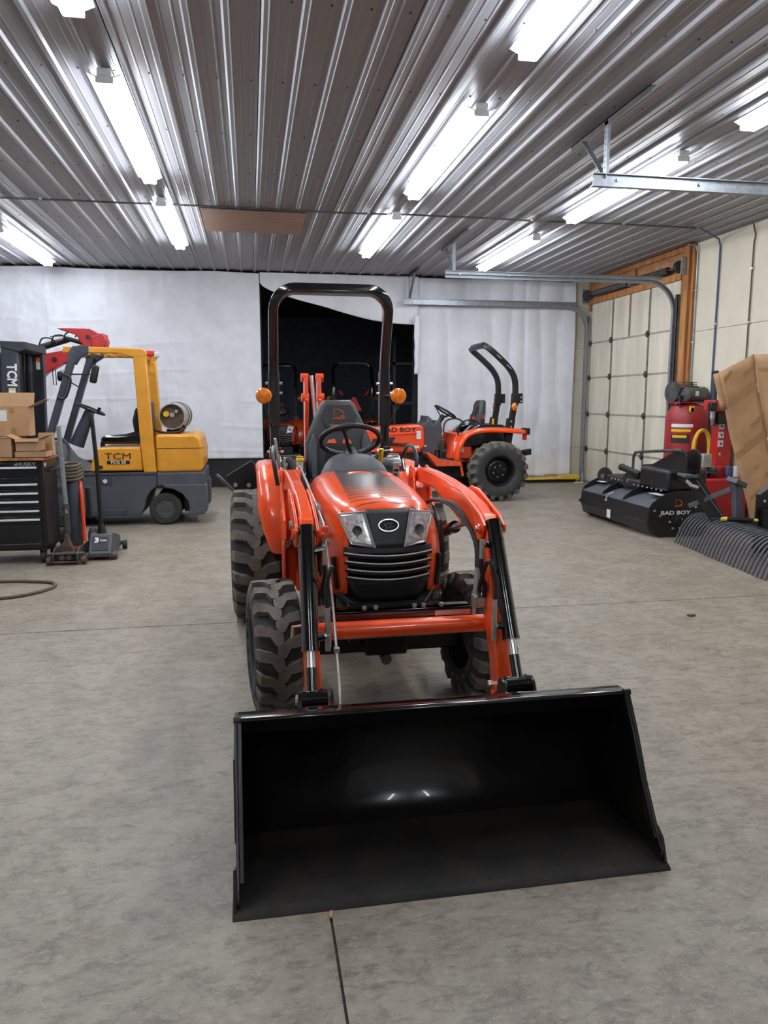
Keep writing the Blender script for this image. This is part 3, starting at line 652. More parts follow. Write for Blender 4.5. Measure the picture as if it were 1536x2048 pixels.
for s in S2:
    A = T
    arm = plate(low, s*(XA-0.032), s*(XA+0.03), 'loader_arm', bevel=0.008)
    plate(upp, s*(XA-0.034), s*(XA+0.026), 'upper_arm', bevel=0.01, parent=arm)
    for k in (-0.047, 0.036): plate(knee, s*(XA+k), s*(XA+k+0.012), 'knee_plate', parent=arm, bevel=0.003)
    m = TM(); m.cyl((s*(XA-0.06), 2.985, 0.965), (s*(XA+0.06), 2.985, 0.965), 0.022); m.done('knee_pin', 'orange', arm)
    m = TM(); m.cyl((s*(XA-0.068), 2.985, 0.965), (s*(XA-0.060), 2.985, 0.965), 0.012, n=8); m.done('grease_fitting', 'zinc', arm)
    m = TM(); m.cyl((s*(XA-0.07), 4.25, 1.075), (s*(XA+0.05), 4.25, 1.075), 0.036); m.done('pivot_boss', 'orange', arm, bevel=0.004)
    # mast
    plate([(4.10, 0.42), (4.28, 0.42), (4.33, 0.8), (4.32, 1.10), (4.27, 1.125), (4.21, 1.115), (4.15, 0.95), (4.0, 0.86), (3.98, 0.76), (4.08, 0.66)], s*(XA+0.028), s*(XA+0.042), 'mast_plate')
    plate([(4.10, 0.42), (4.28, 0.42), (4.33, 0.8), (4.32, 1.10), (4.27, 1.125), (4.21, 1.115), (4.15, 0.95), (4.0, 0.86), (3.98, 0.76), (4.08, 0.66)], s*(XA-0.062), s*(XA-0.048), 'mast_plate')
    m = TM(); m.box(min(s*(XA-0.05), s*(XA+0.03)), max(s*(XA-0.05), s*(XA+0.03)), 4.2, 4.27, 0.45, 1.0); m.done('mast_web', 'orange', T)
    m = TM(); m.bar((s*0.36, 4.19, 0.5), (s*0.18, 4.19, 0.5), 0.16, 0.12); m.done('mast_bracket', 'orange', T, bevel=0.008)
    # lift cylinder
    m = TM(); m.cyl((s*(XA-0.008), 4.06, 0.72), (s*(XA-0.008), 3.5, 0.885), 0.031); lc = m.done('lift_cylinder', 'gloss_black', T)
    m = TM(); m.cyl((s*(XA-0.008), 3.5, 0.885), (s*(XA-0.008), 3.24, 0.955), 0.016); m.done('rod', 'chrome', lc)
    m = TM(); m.cyl((s*(XA-0.062), 4.06, 0.72), (s*(XA+0.045), 4.06, 0.72), 0.02); m.done('pin', 'zinc', lc)
    m = TM(); m.cyl((s*(XA-0.06), 3.24, 0.96), (s*(XA+0.055), 3.24, 0.96), 0.02); m.done('pin', 'zinc', lc)
    # bucket cylinder
    xc = s*(XA+0.003); top = Vector((xc, 2.965, 1.0)); bot = Vector((xc+s*0.012, 2.655, 0.40)); d = (bot-top).normalized(); L_ = (bot-top).length
    m = TM(); m.cyl(top, top+d*0.49, 0.033, n=20).cyl(top+d*0.485, top+d*0.50, 0.035, n=20).cyl(top+d*0.08, top+d*0.092, 0.0345, n=20); bc = m.done('bucket_cylinder', 'gloss_black', T)
    m = TM(); m.cyl(top+d*0.5, bot-d*0.10, 0.0165, n=14); m.done('rod', 'chrome', bc)
    m = TM(); m.cyl(bot-d*0.115, bot, 0.021, n=14); m.cyl(bot+Vector((-0.055, 0, 0)), bot+Vector((0.055, 0, 0)), 0.034, n=18).cyl(bot+Vector((0.028, 0, 0)), bot+Vector((0.04, 0, 0)), 0.038, n=18); m.done('rod_end', 'gloss_black', bc)
    m = TM(); m.cyl(bot+Vector((-0.062, 0, 0)), bot+Vector((-0.055, 0, 0)), 0.02, n=10); m.done('pin', 'zinc', bc)
    for t_, o_ in ((0.11, -0.055), (0.45, -0.055)):
        pt = top+d*t_; e = pt+Vector((o_*(1 if s > 0 else -1), -0.006, 0.01))
        m = TM(); m.cyl(pt, e, 0.014, n=10); m.done('port', 'gloss_black', bc)
        m = TM(); m.cyl(e, e+Vector((-s*0.018, -0.002, 0.004)), 0.011, n=6).cyl(e+Vector((-s*0.012, -0.002, 0.02)), e+Vector((-s*0.012, 0.0, -0.06)), 0.0105, n=8); m.done('hose_fitting', 'zinc', bc)
    # short hoses to a manifold block on the arm
    pt = top+d*0.11; e = pt+Vector((-s*0.067, -0.008, -0.05)); mb = Vector((s*(XA-0.055), 2.96, 0.66))
    m = TM(); m.tube([e, e+Vector((-s*0.0, 0.0, -0.05)), e+Vector((s*0.022, 0.015, -0.14)), mb+Vector((s*0.018, -0.03, 0.09)), mb+Vector((s*0.012, -0.03, 0.02))], 0.0085, n=8, sm=5); m.done('hydraulic_hose', 'hose_black', T)
    pt = top+d*0.45; e = pt+Vector((-s*0.067, -0.008, 0.03))
    m = TM(); m.tube([e, e+Vector((0, 0, 0.07)), e+Vector((s*0.004, 0.01, 0.17)), e+Vector((-s*0.02, 0.03, 0.24)), mb+Vector((-s*0.006, -0.03, 0.07)), mb+Vector((-s*0.006, -0.03, 0.02))], 0.0085, n=8, sm=5); m.done('hydraulic_hose', 'hose_black', T)
    m = TM(); m.cyl(e, e+Vector((0, 0, 0.09)), 0.0105, n=8); m.done('hose_fitting', 'zinc', T)
    m = TM(); m.obox(mb, (0.05, 0.06, 0.05)); m.done('manifold_block', 'zinc', T, bevel=0.004)
    for k, y in enumerate((0.0, 0.022)):
        m = TM(); m.tube([mb+Vector((-s*0.01, y, 0.02)), mb+Vector((-s*0.004, y, 0.14))], 0.009, n=8); m.done('hose_fitting', 'zinc', T)
        m = TM(); m.tube([mb+Vector((-s*0.004, y, 0.13)), (s*(XA-0.05), 3.02+y, 0.90), (s*(XA-0.075), 3.2+y, 1.0+y), (s*(XA-0.085), 3.45+y, 1.02), (s*(XA-0.085), 3.75, 0.98), (s*(XA-0.1), 3.98, 0.88)], 0.0095, n=8, sm=5); m.done('hydraulic_hose', 'hose_black', T)
    # lower arm ear with bucket pin
    plate([(2.70, 0.19), (2.80, 0.19), (2.83, 0.26), (2.79, 0.33), (2.71, 0.33)], s*(XA-0.05), s*(XA-0.038), 'arm_ear', parent=arm)
    m = TM(); m.cyl((s*(XA-0.07), 2.765, 0.25), (s*(XA+0.06), 2.765, 0.25), 0.02); m.done('bucket_pin', 'zinc', arm)
    m = TM(); m.cyl((s*(XA-0.05), 2.83, 0.34), (s*(XA-0.03), 2.83, 0.34), 0.014, n=6); m.done('lock_bolt', 'zinc', arm)
m = TM(); m.cyl((-XA+0.02, 3.0, 0.548), (XA-0.02, 3.0, 0.548), 0.037, n=24); m.done('cross_tube', 'orange', T)
# level indicator rods on the near-left arm
m = TM(); m.tube([(-0.325, 4.16, 1.14), (-0.318, 3.02, 1.0), (-0.315, 2.99, 0.96), (-0.30, 2.86, 0.70), (-0.295, 2.70, 0.42), (-0.30, 2.66, 0.37)], 0.0055, n=7); m.done('level_rod', 'zinc', T)
m = TM(); m.obox((-0.315, 2.99, 0.97), (0.03, 0.03, 0.05)); m.done('rod_guide', 'orange', T, bevel=0.004)
m = TM(); m.obox((-0.297, 2.77, 0.545), (0.022, 0.022, 0.022)); m.done('rod_guide', 'zinc', T, bevel=0.003)
for z in (0.93, 0.75):
    m = TM(); m.tube([(-0.345, 3.0, z), (-0.325, 2.98, z+0.015), (-0.30, 3.0, z), (-0.305, 3.02, z-0.03)], 0.006, n=6, sm=3); m.done('pipe_clamp', 'zinc', T)
m = TM(); m.tube([(-0.335, 3.0, 0.93), (-0.318, 2.98, 0.85), (-0.308, 2.98, 0.74), (-0.304, 2.97, 0.62), (-0.306, 2.96, 0.57)], 0.009, n=8, sm=5); m.done('hydraulic_hose', 'hose_black', T)
m = TM(); m.cyl((-0.306, 2.955, 0.6), (-0.308, 2.955, 0.5), 0.0125, n=8); m.done('hose_fitting', 'zinc', T)
m = TM(); m.tube([(-0.415, 2.93, 0.60), (-0.455, 2.92, 0.60), (-0.458, 2.92, 0.555)], 0.007, n=7); m.done('park_stand_pin', 'zinc', T)
# ------------------------------------------------------------------ bucket
BK = bpy.data.objects.new('bucket', None)
prof = [(2.035, 0.008), (2.40, 0.010), (2.455, 0.018), (2.495, 0.042), (2.525, 0.085), (2.545, 0.15), (2.55, 0.24), (2.54, 0.33), (2.515, 0.395), (2.465, 0.432), (2.39, 0.458)]
bpy.data.objects.remove(BK)
BW = 0.672
m = TM()
pp = smooth([Vector((0, a, b)) for a, b in prof], 3)
A_ = [m.v((-BW, p.y, p.z)) for p in pp]; B_ = [m.v((BW, p.y, p.z)) for p in pp]
for i in range(len(pp)-1): m.f([A_[i], A_[i+1], B_[i+1], B_[i]])
bucket = m.done('bucket', 'bucket_black', T, sm=60, solid=0.008)
piv = Vector((0, 0, 0)); bucket.rotation_euler = (0, 0, -0.0087)
m = TM(); m.prism([(2.41, 0.470), (2.375, 0.488), (2.318, 0.493), (2.308, 0.486), (2.338, 0.425), (2.345, 0.428), (2.322, 0.478), (2.39, 0.462)], 'x', -BW, BW); m.done('top_lip', 'gloss_black', bucket, bevel=0.003)
m = TM(); m.prism([(2.015, 0.0), (2.16, 0.0), (2.16, 0.017), (2.05, 0.017), (2.022, 0.008)], 'x', -BW-0.022, BW+0.022); m.done('cutting_edge', 'bucket_worn', bucket, bevel=0.002)
m = TM(); m.prism([(2.16, 0.012), (2.43, 0.017), (2.43, 0.022), (2.16, 0.016)], 'x', -BW+0.002, BW-0.002); m.done('floor_plate', 'bucket_worn', bucket, sm=0)
m = TM()
for i in range(30):
    x = -BW+0.05+i*0.045; m.obox((x, 2.163, 0.0135), (0.04, 0.007, 0.005), (0, 0, random.uniform(-0.2, 0.2)))
struct(m.done('weld_bead', 'steel_dark', bucket), 'stuff')
side = [(2.312, 0.492), (2.40, 0.478)]+[(p.y+0.012, p.z+0.008) for p in pp[::-1] if p.z > 0.05 and p.z < 0.46]+[(2.49, 0.0), (2.05, 0.0), (2.045, 0.06), (2.058, 0.07), (2.165, 0.233), (2.232, 0.364)]
for s in S2:
    m = TM(); m.prism(side, 'x', s*BW, s*(BW+0.009)); m.done('side_plate', 'bucket_black', bucket, bevel=0.002)
    fe = [(2.318, 0.485), (2.238, 0.364), (2.172, 0.235), (2.07, 0.075)]
    m = TM(); m.sweep([(s*(BW-0.006), a+0.012, b) for a, b in fe], [(-0.016, -0.006), (0.016, -0.006), (0.016, 0.008), (-0.016, 0.008)], (1, 0, 0)); m.done('side_edge_bar', 'bucket_black', bucket, bevel=0.002)
    m = TM(); m.prism([(2.03, 0.0), (2.20, 0.0), (2.17, 0.075), (2.10, 0.11), (2.062, 0.085)], 'x', s*(BW+0.009), s*(BW+0.019)); m.done('side_cutter', 'bucket_black', bucket, bevel=0.002)
    m = TM(); m.prism([(2.30, 0.36), (2.22, 0.12), (2.28, 0.08), (2.48, 0.08), (2.52, 0.2), (2.49, 0.38)], 'x', s*(BW+0.009), s*(BW+0.016)); m.done('side_gusset', 'bucket_black', bucket, bevel=0.002)
    for x in (0.332, 0.452):
        m = TM(); m.prism([(2.56, 0.33)]+arc(2.652, 0.396, 0.036, 140, 10, 8)+[(2.70, 0.36), (2.80, 0.30), (2.81, 0.22), (2.75, 0.19), (2.57, 0.08), (2.54, 0.1), (2.556, 0.25)], 'x', s*x-0.006, s*x+0.006); m.done('hanger_plate', 'bucket_black', bucket, bevel=0.003)
    m = TM(); m.cyl((s*(BW+0.011), 2.316, 0.486), (s*(BW-0.012), 2.316, 0.486), 0.012, n=12); m.done('lip_end_cap', 'bucket_black', bucket)
m = TM(); m.box(-0.45, 0.52, 2.47, 2.52, 0.415, 0.428); m.done('top_stiffener', 'bucket_black', bucket, bevel=0.002)
for i in range(6):
    x = -0.52+i*0.208; m = TM(); m.cyl((x, 2.06, 0.0105), (x, 2.06, 0.0185), 0.010, n=10); m.done('edge_bolt_hole', 'flat_black', bucket)
# ------------------------------------------------------------------ fenders, seat, dash
fpath = [(4.60, 0.56), (4.585, 0.66), (4.60, 0.78), (4.645, 0.90), (4.73, 1.0), (4.86, 1.055), (5.05, 1.075), (5.35, 1.07), (5.66, 1.04)]
for s in S2:
    P_ = smooth([Vector((0, a, b)) for a, b in fpath], 4)
    m = TM(); rings = []
    for i, p in enumerate(P_):
        a = P_[max(i-1, 0)]; b = P_[min(i+1, len(P_)-1)]; d = (b-a).normalized(); nrm = Vector((0, -d.z, d.y))
        t = i/(len(P_)-1); wo = 0.548-0.06*max(0, 0.30-t)/0.30*1.2
        cs = [(wo+0.004, -0.055), (wo, -0.02), (wo-0.02, 0.003), (wo-0.07, 0.012), (0.34, 0.012), (0.265, -0.005), (0.255, -0.05)]
        rings.append([m.v((s*x, p.y+nrm.y*k, p.z+nrm.z*k)) for x, k in cs])
    for a, b in zip(rings, rings[1:]):
        for i in range(len(a)-1): m.f([a[i], a[i+1], b[i+1], b[i]])
    fd = m.done('fender', 'orange', T, sm=60, solid=0.008)
    m = TM(); m.prism([(4.62, 0.56), (4.60, 0.75), (4.66, 0.9), (4.85, 1.04), (5.3, 1.06), (5.3, 0.56)], 'x', s*0.255, s*0.275); m.done('fender_inner', 'orange', fd, bevel=0.004)
    m = TM(); m.prism([(4.66, 0.8), (4.7, 0.98), (4.84, 1.11), (5.0, 1.14), (5.35, 1.13), (5.4, 0.8)], 'x', s*0.235, s*0.42); cs_ = m.done('fender_console', 'gloss_black', T, bevel=0.03, seg=3)
    m = TM(); m.tube([(s*0.43, 4.62, 0.98), (s*0.45, 4.64, 1.12), (s*0.45, 4.72, 1.19), (s*0.44, 4.86, 1.20), (s*0.43, 4.98, 1.12)], 0.013, n=8, sm=4); m.done('grab_handle', 'satin_black', T)
    m = TM(); m.box(s*0.5-0.02, s*0.5+0.02, 5.62, 5.68, 0.9, 1.0); m.done('tail_lamp', 'smv_red', T, bevel=0.006)
# dash cowl
m = TM(); rings = []
for t, wd, zt in ((4.225, 0.225, 1.095), (4.26, 0.222, 1.13), (4.31, 0.21, 1.165), (4.38, 0.185, 1.185), (4.46, 0.15, 1.185), (4.52, 0.12, 1.17)):
    rings.append([m.v((x, t, z)) for x, z in outline(wd, zt, 0.9, 16, 0.5, 0.55)])
m.skin(rings); m.done('dash_cowl', 'dash_grey', T, sm=60)
# steering column + wheel
WC = Vector((0, 4.475, 1.262)); tilt = math.radians(31)
R_ = Matrix.Rotation(-tilt, 3, 'X')     # near edge up
R_ = Matrix.Rotation(-tilt, 3, 'X')
def wp(x, y, z): return WC+R_@Vector((x, y, z))
m = TM(); m.tube([wp(0.178*math.cos(a), 0.178*math.sin(a), 0) for a in [2*PI*k/40 for k in range(40)]], 0.016, n=10, closed=True); sw = m.done('steering_wheel', 'satin_black', T)
m = TM(); m.cyl(wp(0, 0, -0.12), wp(0, 0, -0.085), 0.045, 0.034, n=16).ball(wp(0, 0, -0.085), 0.033); m.done('hub', 'satin_black', sw)
for a in (250, 15, 138):
    c, s_ = math.cos(math.radians(a)), math.sin(math.radians(a))
    m = TM(); m.tube([wp(0.02*c, 0.02*s_, -0.095), wp(0.09*c, 0.09*s_, -0.06), wp(0.178*c, 0.178*s_, 0)], 0.012, n=8, sm=3, r2=0.009); m.done('spoke', 'satin_black', sw)
m = TM(); m.cyl(wp(0, 0, -0.06), wp(0, 0, -0.25), 0.03, 0.04); m.done('steering_column', 'satin_black', T)
# seat
m = TM()
def so(k, ex=0.0, zof=0.0):
    pts = [(-0.20, 0.80), (-0.222, 0.95), (-0.222, 1.22), (-0.185, 1.32), (-0.115, 1.475), (-0.085, 1.50), (0.085, 1.50), (0.115, 1.475), (0.185, 1.32), (0.222, 1.22), (0.222, 0.95), (0.20, 0.80)]
    return [(x*k, 1.15+(z-1.15)*k) for x, z in pts]
ly = lambda z: 4.985+0.16*(z-0.9)
for k, dy in ((0.93, -0.035), (1.0, -0.012), (1.0, 0.05), (0.95, 0.075)): pass
rings = [[m.v((x, ly(z)+dy, z)) for x, z in so(k)] for k, dy in ((0.90, -0.035), (0.975, -0.025), (1.0, 0.0), (1.0, 0.05), (0.94, 0.08))]
m.skin(rings); seat = m.done('seat_backrest', 'seat_vinyl', T, sm=40, bevel=0.008)
m = TM(); m.prism([(-0.10, 1.335), (-0.125, 1.40), (-0.085, 1.475), (0.085, 1.475), (0.125, 1.40), (0.10, 1.335), (0.06, 1.30), (-0.06, 1.30)], 'y', 0, 0.012); hp = m.done('head_pad', 'seat_vinyl', seat, bevel=0.005)
for v in hp.data.vertices: v.co.y += ly(v.co.z)-0.046
m = TM(); m.prism([(-0.09, 0.98), (-0.09, 1.21), (0.09, 1.21), (0.09, 0.98)], 'y', 0, 0.014); cp = m.done('lumbar_pad', 'satin_black', seat, bevel=0.005)
for v in cp.data.vertices: v.co.y += ly(v.co.z)-0.048
for z in (1.04, 1.09, 1.14):
    m = TM(); m.box(-0.075, 0.075, ly(z)-0.052, ly(z)-0.046, z-0.003, z+0.003); m.done('stitch_line', 'seat_side', seat)
for s in S2:
    m = TM(); m.prism([(s*0.15, 0.92), (s*0.19, 0.92), (s*0.206, 1.2), (s*0.17, 1.29), (s*0.15, 1.22)], 'y', 0, 0.025); bo = m.done('side_bolster', 'seat_side', seat, bevel=0.01)
    for v in bo.data.vertices: v.co.y += ly(v.co.z)-0.055
for s in S2:
    m = TM(); m.prism([(s*0.02, 1.215), (s*0.085, 1.215), (s*0.07, 1.238), (s*0.03, 1.245)], 'y', 0, 0.004); ra = m.done('orange_accent', 'orange', seat)
    for v in ra.data.vertices: v.co.y += ly(v.co.z)-0.046
def emblem(parent, c, sc, xd, zd, mt='decal_orange', nrm=None, name='emblem'):
    """abstract letter-like stroke mark, drawn as flat strokes"""
    xd = Vector(xd).normalized(); zd = Vector(zd).normalized(); nn = xd.cross(zd)
    m = M(parent.get('off', (0, 0, 0))) if False else M()
    st = [[(-0.8, 0.9), (-0.5, 1.0), (-0.35, 0.85)], [(-0.8, 0.5), (-0.6, 0.55)], [(-0.8, 0.15), (-0.62, 0.15)], [(-0.75, -0.15), (-0.6, -0.2)], [(0.1, 0.95), (0.45, 0.7), (0.75, 0.35), (0.8, 0.0), (0.6, -0.2), (0.3, -0.3)],
          [(0.3, 0.55), (0.5, 0.35)], [(-0.9, -0.75), (-0.4, -0.45), (0.0, -0.65), (0.5, -0.4), (0.9, -0.5)], [(-0.9, -0.85), (-0.3, -0.75), (0.1, -0.85), (0.7, -0.75)], [(-0.2, 0.95), (0.0, 0.9)], [(0.6, -0.55), (0.95, -0.75)]]
    for p_ in st:
        for a, b in zip(p_, p_[1:]):
            A0 = Vector(c)+xd*(a[0]*sc)+zd*(a[1]*sc*0.8); A1 = Vector(c)+xd*(b[0]*sc)+zd*(b[1]*sc*0.8)
            m.bar(A0, A1, 0.09*sc, 0.002, nn)
    return m.done(name, mt, parent, sm=0)
sd = Vector((0, 0.16, 1)).normalized()
emblem(seat, (0.0, ly(1.40)-0.049-TY, 1.405), 0.046, (1, 0, 0), sd)
m = TM(); m.box(-0.06, 0.06, ly(1.335)-0.049, ly(1.335)-0.045, 1.331, 1.338); m.done('emblem_caption', 'decal_orange', seat, sm=0)
m = TM(); m.box(-0.22, 0.22, 4.62, 5.06, 0.90, 0.99); m.done('seat_cushion', 'seat_vinyl', T, bevel=0.035, seg=3)
m = TM(); m.box(-0.16, 0.16, 4.68, 5.0, 0.79, 0.9); m.done('seat_base', 'satin_black', T, bevel=0.01)
# levers
def lever(p0, p1, r, knob, kr, name='control_lever', mt='zinc', kl=0.05):
    m = TM(); m.tube([p0, p1], r, n=8); a = m.done(name, mt, T)
    p0, p1 = Vector(p0), Vector(p1); d = (p1-p0).normalized()
    m = TM(); m.cyl(p1-d*0.01, p1+d*kl, kr*0.8, kr, n=10); m.done('knob', knob, a, bevel=0.003)
lever((0.20, 4.62, 0.95), (0.205, 4.58, 1.12), 0.008, 'yellow', 0.016, mt='satin_black', kl=0.085)
lever((0.30, 4.72, 1.0), (0.33, 4.68, 1.06), 0.008, 'smv_red', 0.013, mt='satin_black', kl=0.04)
lever((-0.40, 4.66, 1.0), (-0.425, 4.66, 1.17), 0.012, 'zinc', 0.009, kl=0.1)
lever((-0.39, 4.64, 1.0), (-0.38, 4.66, 1.10), 0.012, 'zinc', 0.018, kl=0.05)
lever((-0.44, 4.7, 1.0), (-0.452, 4.7, 1.13), 0.007, 'smv_red', 0.012, kl=0.045)
lever((-0.29, 4.52, 0.95), (-0.30, 4.5, 1.10), 0.012, 'white_plastic', 0.022, mt='rubber', kl=0.04)
m = TM(); m.lathe([(0.001, 0), (0.026, 0), (0.026, 0.012), (0.02, 0.016), (0.02, 0.024), (0.024, 0.026), (0.001, 0.03)], (-0.301, 4.499, 1.14), (0, 0, 1), 14); m.done('yellow_cap', 'yellow', T)
m = TM(); m.tube([(-0.37, 4.62, 1.14), (-0.34, 4.6, 1.12), (-0.31, 4.55, 1.02), (-0.30, 4.45, 0.9)], 0.022, n=8, sm=4); m.done('lever_boot', 'rubber', T)
for i in range(4):
    m = TM(); m.tube([(-0.33+0.02*i, 4.45, 1.05-0.02*i), (-0.31+0.015*i, 4.36, 1.1-0.03*i), (-0.3+0.01*i, 4.28, 1.0), (-0.29, 4.2, 0.82)], 0.012, n=7, sm=4); m.done('hydraulic_hose', 'hose_black', T)
m = TM(); m.obox((0.30, 4.56, 1.07), (0.04, 0.004, 0.10), (0.4, 0.0, -0.2)); ob = m.done('warning_decal', 'decal_white', T)
for k in range(3):
    m = TM(); m.obox((0.30+0.008*(k-1), 4.5535, 1.068+0.028*(k-1)), (0.024, 0.002, 0.014), (0.4, 0, -0.2)); m.done('decal_mark', 'decal_black', ob)
# ------------------------------------------------------------------ roll bar
def rrpath(hw, zlow, ylow, ztop, ytop, r):
    pts = [(-hw, ylow, zlow), (-hw, ylow, 1.70), (-hw, ylow-0.02, 1.80)]
    zs_ = ztop-r; k = lambda z: ylow-0.02+(ytop-ylow+0.02)*(z-1.80)/(ztop-1.80)
    pts += [(-hw, k(zs_), zs_)]
    for i in range(1, 8):
        a = PI/2*i/8; z = zs_+r*math.sin(a); pts.append((-hw+r-r*math.cos(a), k(z), z))
    pts.append((-hw+r, ytop, ztop))
    return pts+[(-x, y, z) for x, y, z in pts[::-1]]
rp = rrpath(0.405, 1.56, 5.53, 2.255, 5.32, 0.15)
def frame_sweep(m, pts, w, h, ref=(0, -1, 0.25)):
    pts = [Vector(p) for p in pts]; rings = []; k = len(pts)
    for i, p in enumerate(pts):
        d = (pts[min(i+1, k-1)]-pts[max(i-1, 0)]).normalized(); f_ = Vector(ref); f_ = (f_-d*f_.dot(d)).normalized(); s_ = d.cross(f_)
        rings.append([m.v(p+s_*a+f_*b) for a, b in rrect(w, h, 0.012, 2)])
    m.skin(rings)
m = TM(); frame_sweep(m, rp, 0.066, 0.082); rops = m.done('roll_bar', 'gloss_black', T, sm=40)
for s in S2:
    m = TM(); m.bar((s*0.405, 5.53, 1.31), (s*0.405, 5.53, 1.70), 0.078, 0.075, (0, 1, 0)); sl = m.done('hinge_sleeve', 'satin_black', rops, bevel=0.006)
    for z in (1.55, 1.62):
        m = TM(); m.cyl((s*0.345, 5.51, z), (s*0.465, 5.51, z), 0.010, n=8); m.done('hinge_bolt', 'zinc', sl)
    m = TM(); m.bar((s*0.405, 5.53, 1.0), (s*0.405, 5.53, 1.36), 0.066, 0.06, (0, 1, 0)); m.bar((s*0.405, 5.53, 0.6), (s*0.405, 5.53, 1.16), 0.082, 0.08, (0, 1, 0)); po = m.done('lower_post', 'gloss_black', rops, bevel=0.006)
    m = TM()
    for z in (1.06, 1.13): m.cyl((s*0.345, 5.5, z), (s*0.465, 5.5, z), 0.011, n=6)
    m.done('post_bolt', 'zinc', po)
    # amber signal lamp
    c = Vector((s*0.482, 5.36, 1.53))
    m = TM(); m.lathe([(0.001, -0.012), (0.03, -0.011), (0.05, -0.004), (0.056, 0.008), (0.056, 0.028), (0.05, 0.034), (0.001, 0.036)], c, (0, 1, 0), 28); lamp = m.done('signal_lamp', 'amber', T)
    m = TM()
    for k in range(8):
        a = 2*PI*k/8+0.2; m.bar(c+Vector((0.012*math.cos(a), -0.0125, 0.012*math.sin(a))), c+Vector((0.046*math.cos(a), -0.006, 0.046*math.sin(a))), 0.004, 0.002, (0, -1, 0))
    m.done('lens_facets', 'amber', lamp, sm=0)
    m = TM(); m.tube([c+Vector((0, 0.01, -0.055)), c+Vector((-s*0.01, 0.02, -0.09)), (s*0.42, 5.45, 1.30), (s*0.41, 5.48, 1.2)], 0.005, n=6, sm=3); m.obox(c+Vector((0, 0.03, -0.075)), (0.02, 0.02, 0.04)); m.done('lamp_bracket', 'satin_black', lamp)
    m = TM(); m.cyl(c+Vector((0, 0.034, 0)), (s*0.41, 5.5, 1.53), 0.012, n=8); m.done('lamp_arm', 'satin_black', lamp)
# ------------------------------------------------------------------ backhoe folded up behind the seat
XB = -0.085
m = TM(); m.box(-0.24, 0.24, 5.72, 5.86, 0.36, 0.78); bh = m.done('backhoe_frame', 'satin_black', T, bevel=0.01)
for k in (-0.066, 0.036):
    m = TM(); m.prism([(5.84, 0.5), (5.98, 0.52), (6.06, 0.9), (6.07, 1.3), (6.06, 1.66), (6.03, 1.71), (5.98, 1.70), (5.95, 1.64), (5.94, 1.52), (5.90, 1.5), (5.91, 1.42), (5.95, 1.36), (5.95, 1.0)], 'x', XB+k, XB+k+0.030); m.done('boom_plate', 'orange2', bh, bevel=0.004)
for z, y in ((1.675, 6.0), (1.52, 5.96)):
    for s in S2:
        m = TM(); m.cyl((XB+s*0.03, y, z), (XB+s*0.088, y, z), 0.034, n=14); m.done('pin_boss', 'orange2', bh)
m = TM(); m.cyl((XB-0.006, 6.0, 1.69), (XB+0.03, 5.9, 1.15), 0.0165, n=12); m.done('boom_rod', 'chrome', bh)
for s in S2:
    m = TM(); m.bar((s*0.30, 5.86, 0.78), (s*0.66, 5.86, 0.93), 0.10, 0.10, (0, 1, 0)); st_ = m.done('stabilizer_leg', 'satin_black', bh, bevel=0.006)
    m = TM(); m.bar((s*0.52, 5.82, 0.96), (s*0.72, 5.82, 0.84), 0.20, 0.02, (0, 1, 0)); m.done('stabilizer_pad', 'satin_black', st_, bevel=0.004)
    for x, z in ((0.70, 0.86), (0.60, 0.855)):
        m = TM(); m.cyl((s*x, 5.78, z), (s*x, 5.82, z), 0.016, n=10); m.done('pad_pin', 'zinc', st_)
m = TM(); m.tube([(-0.70, 5.80, 0.80), (-0.74, 5.8, 0.84), (-0.84, 5.8, 0.94)], 0.014, n=8); m.done('lock_lever', 'steel_dark', bh)
for s, x in ((1, 0.12), (1, 0.24)):
    m = TM(); m.tube([(x, 5.85, 0.78), (x, 5.9, 1.2), (x-0.02, 5.95, 1.32)], 0.009, n=7); q = m.done('control_lever', 'satin_black', bh)
# ================================================================== FORKLIFT (drives towards -x)
FO = (-1.6, 9.82, 0); N0, N1 = 9.3, 10.34
FK = thing('forklift', 'yellow and grey forklift with a gas bottle on its counterweight', 'forklift', FO)
def FM(): return M(FO)
def fpr(prof, y0, y1, name, mt, bevel=0.01, parent=FK, seg=2):
    m = FM(); m.prism(prof, 'y', y0, y1); return m.done(name, mt, parent, bevel=bevel, seg=seg)
cw = fpr([(-1.12, 0.64), (-0.60, 0.64), (-0.575, 0.70), (-0.565, 0.88), (-0.575, 0.93), (-0.60, 1.05), (-0.66, 1.095), (-1.12, 1.095)], N0, N1, 'counterweight', 'fork_yellow', 0.035, seg=3)
m = FM(); m.box(-1.11, -0.562, N0-0.003, N0+0.002, 0.925, 0.931); m.done('panel_seam', 'decal_black', cw, sm=0)
fpr([(-1.13, 0.47), (-0.565, 0.47), (-0.56, 0.64), (-1.13, 0.64)], N0+0.005, N1-0.005, 'counterweight_base', 'fork_grey', 0.02)
arch = [(-1.04+0.285*math.cos(a), 0.2+0.25*math.sin(a)) for a in [math.radians(d) for d in (0, 20, 45, 70, 90)]]
fpr([(-0.79, 0.11), (-0.59, 0.12), (-0.545, 0.16), (-0.54, 0.45), (-0.56, 0.49), (-1.06, 0.49)]+arch[::-1], N0-0.01, N0+0.28, 'bumper', 'fork_grey', 0.012)
fpr([(-0.79, 0.11), (-0.59, 0.12), (-0.545, 0.16), (-0.54, 0.45), (-0.56, 0.49), (-1.06, 0.49)]+arch[::-1], N1-0.28, N1+0.01, 'bumper', 'fork_grey', 0.012)
fpr([(-0.84, 0.12), (-0.6, 0.14), (-0.56, 0.45), (-0.84, 0.47)], N0+0.27, N1-0.27, 'bumper_core', 'fork_dark', 0.01)
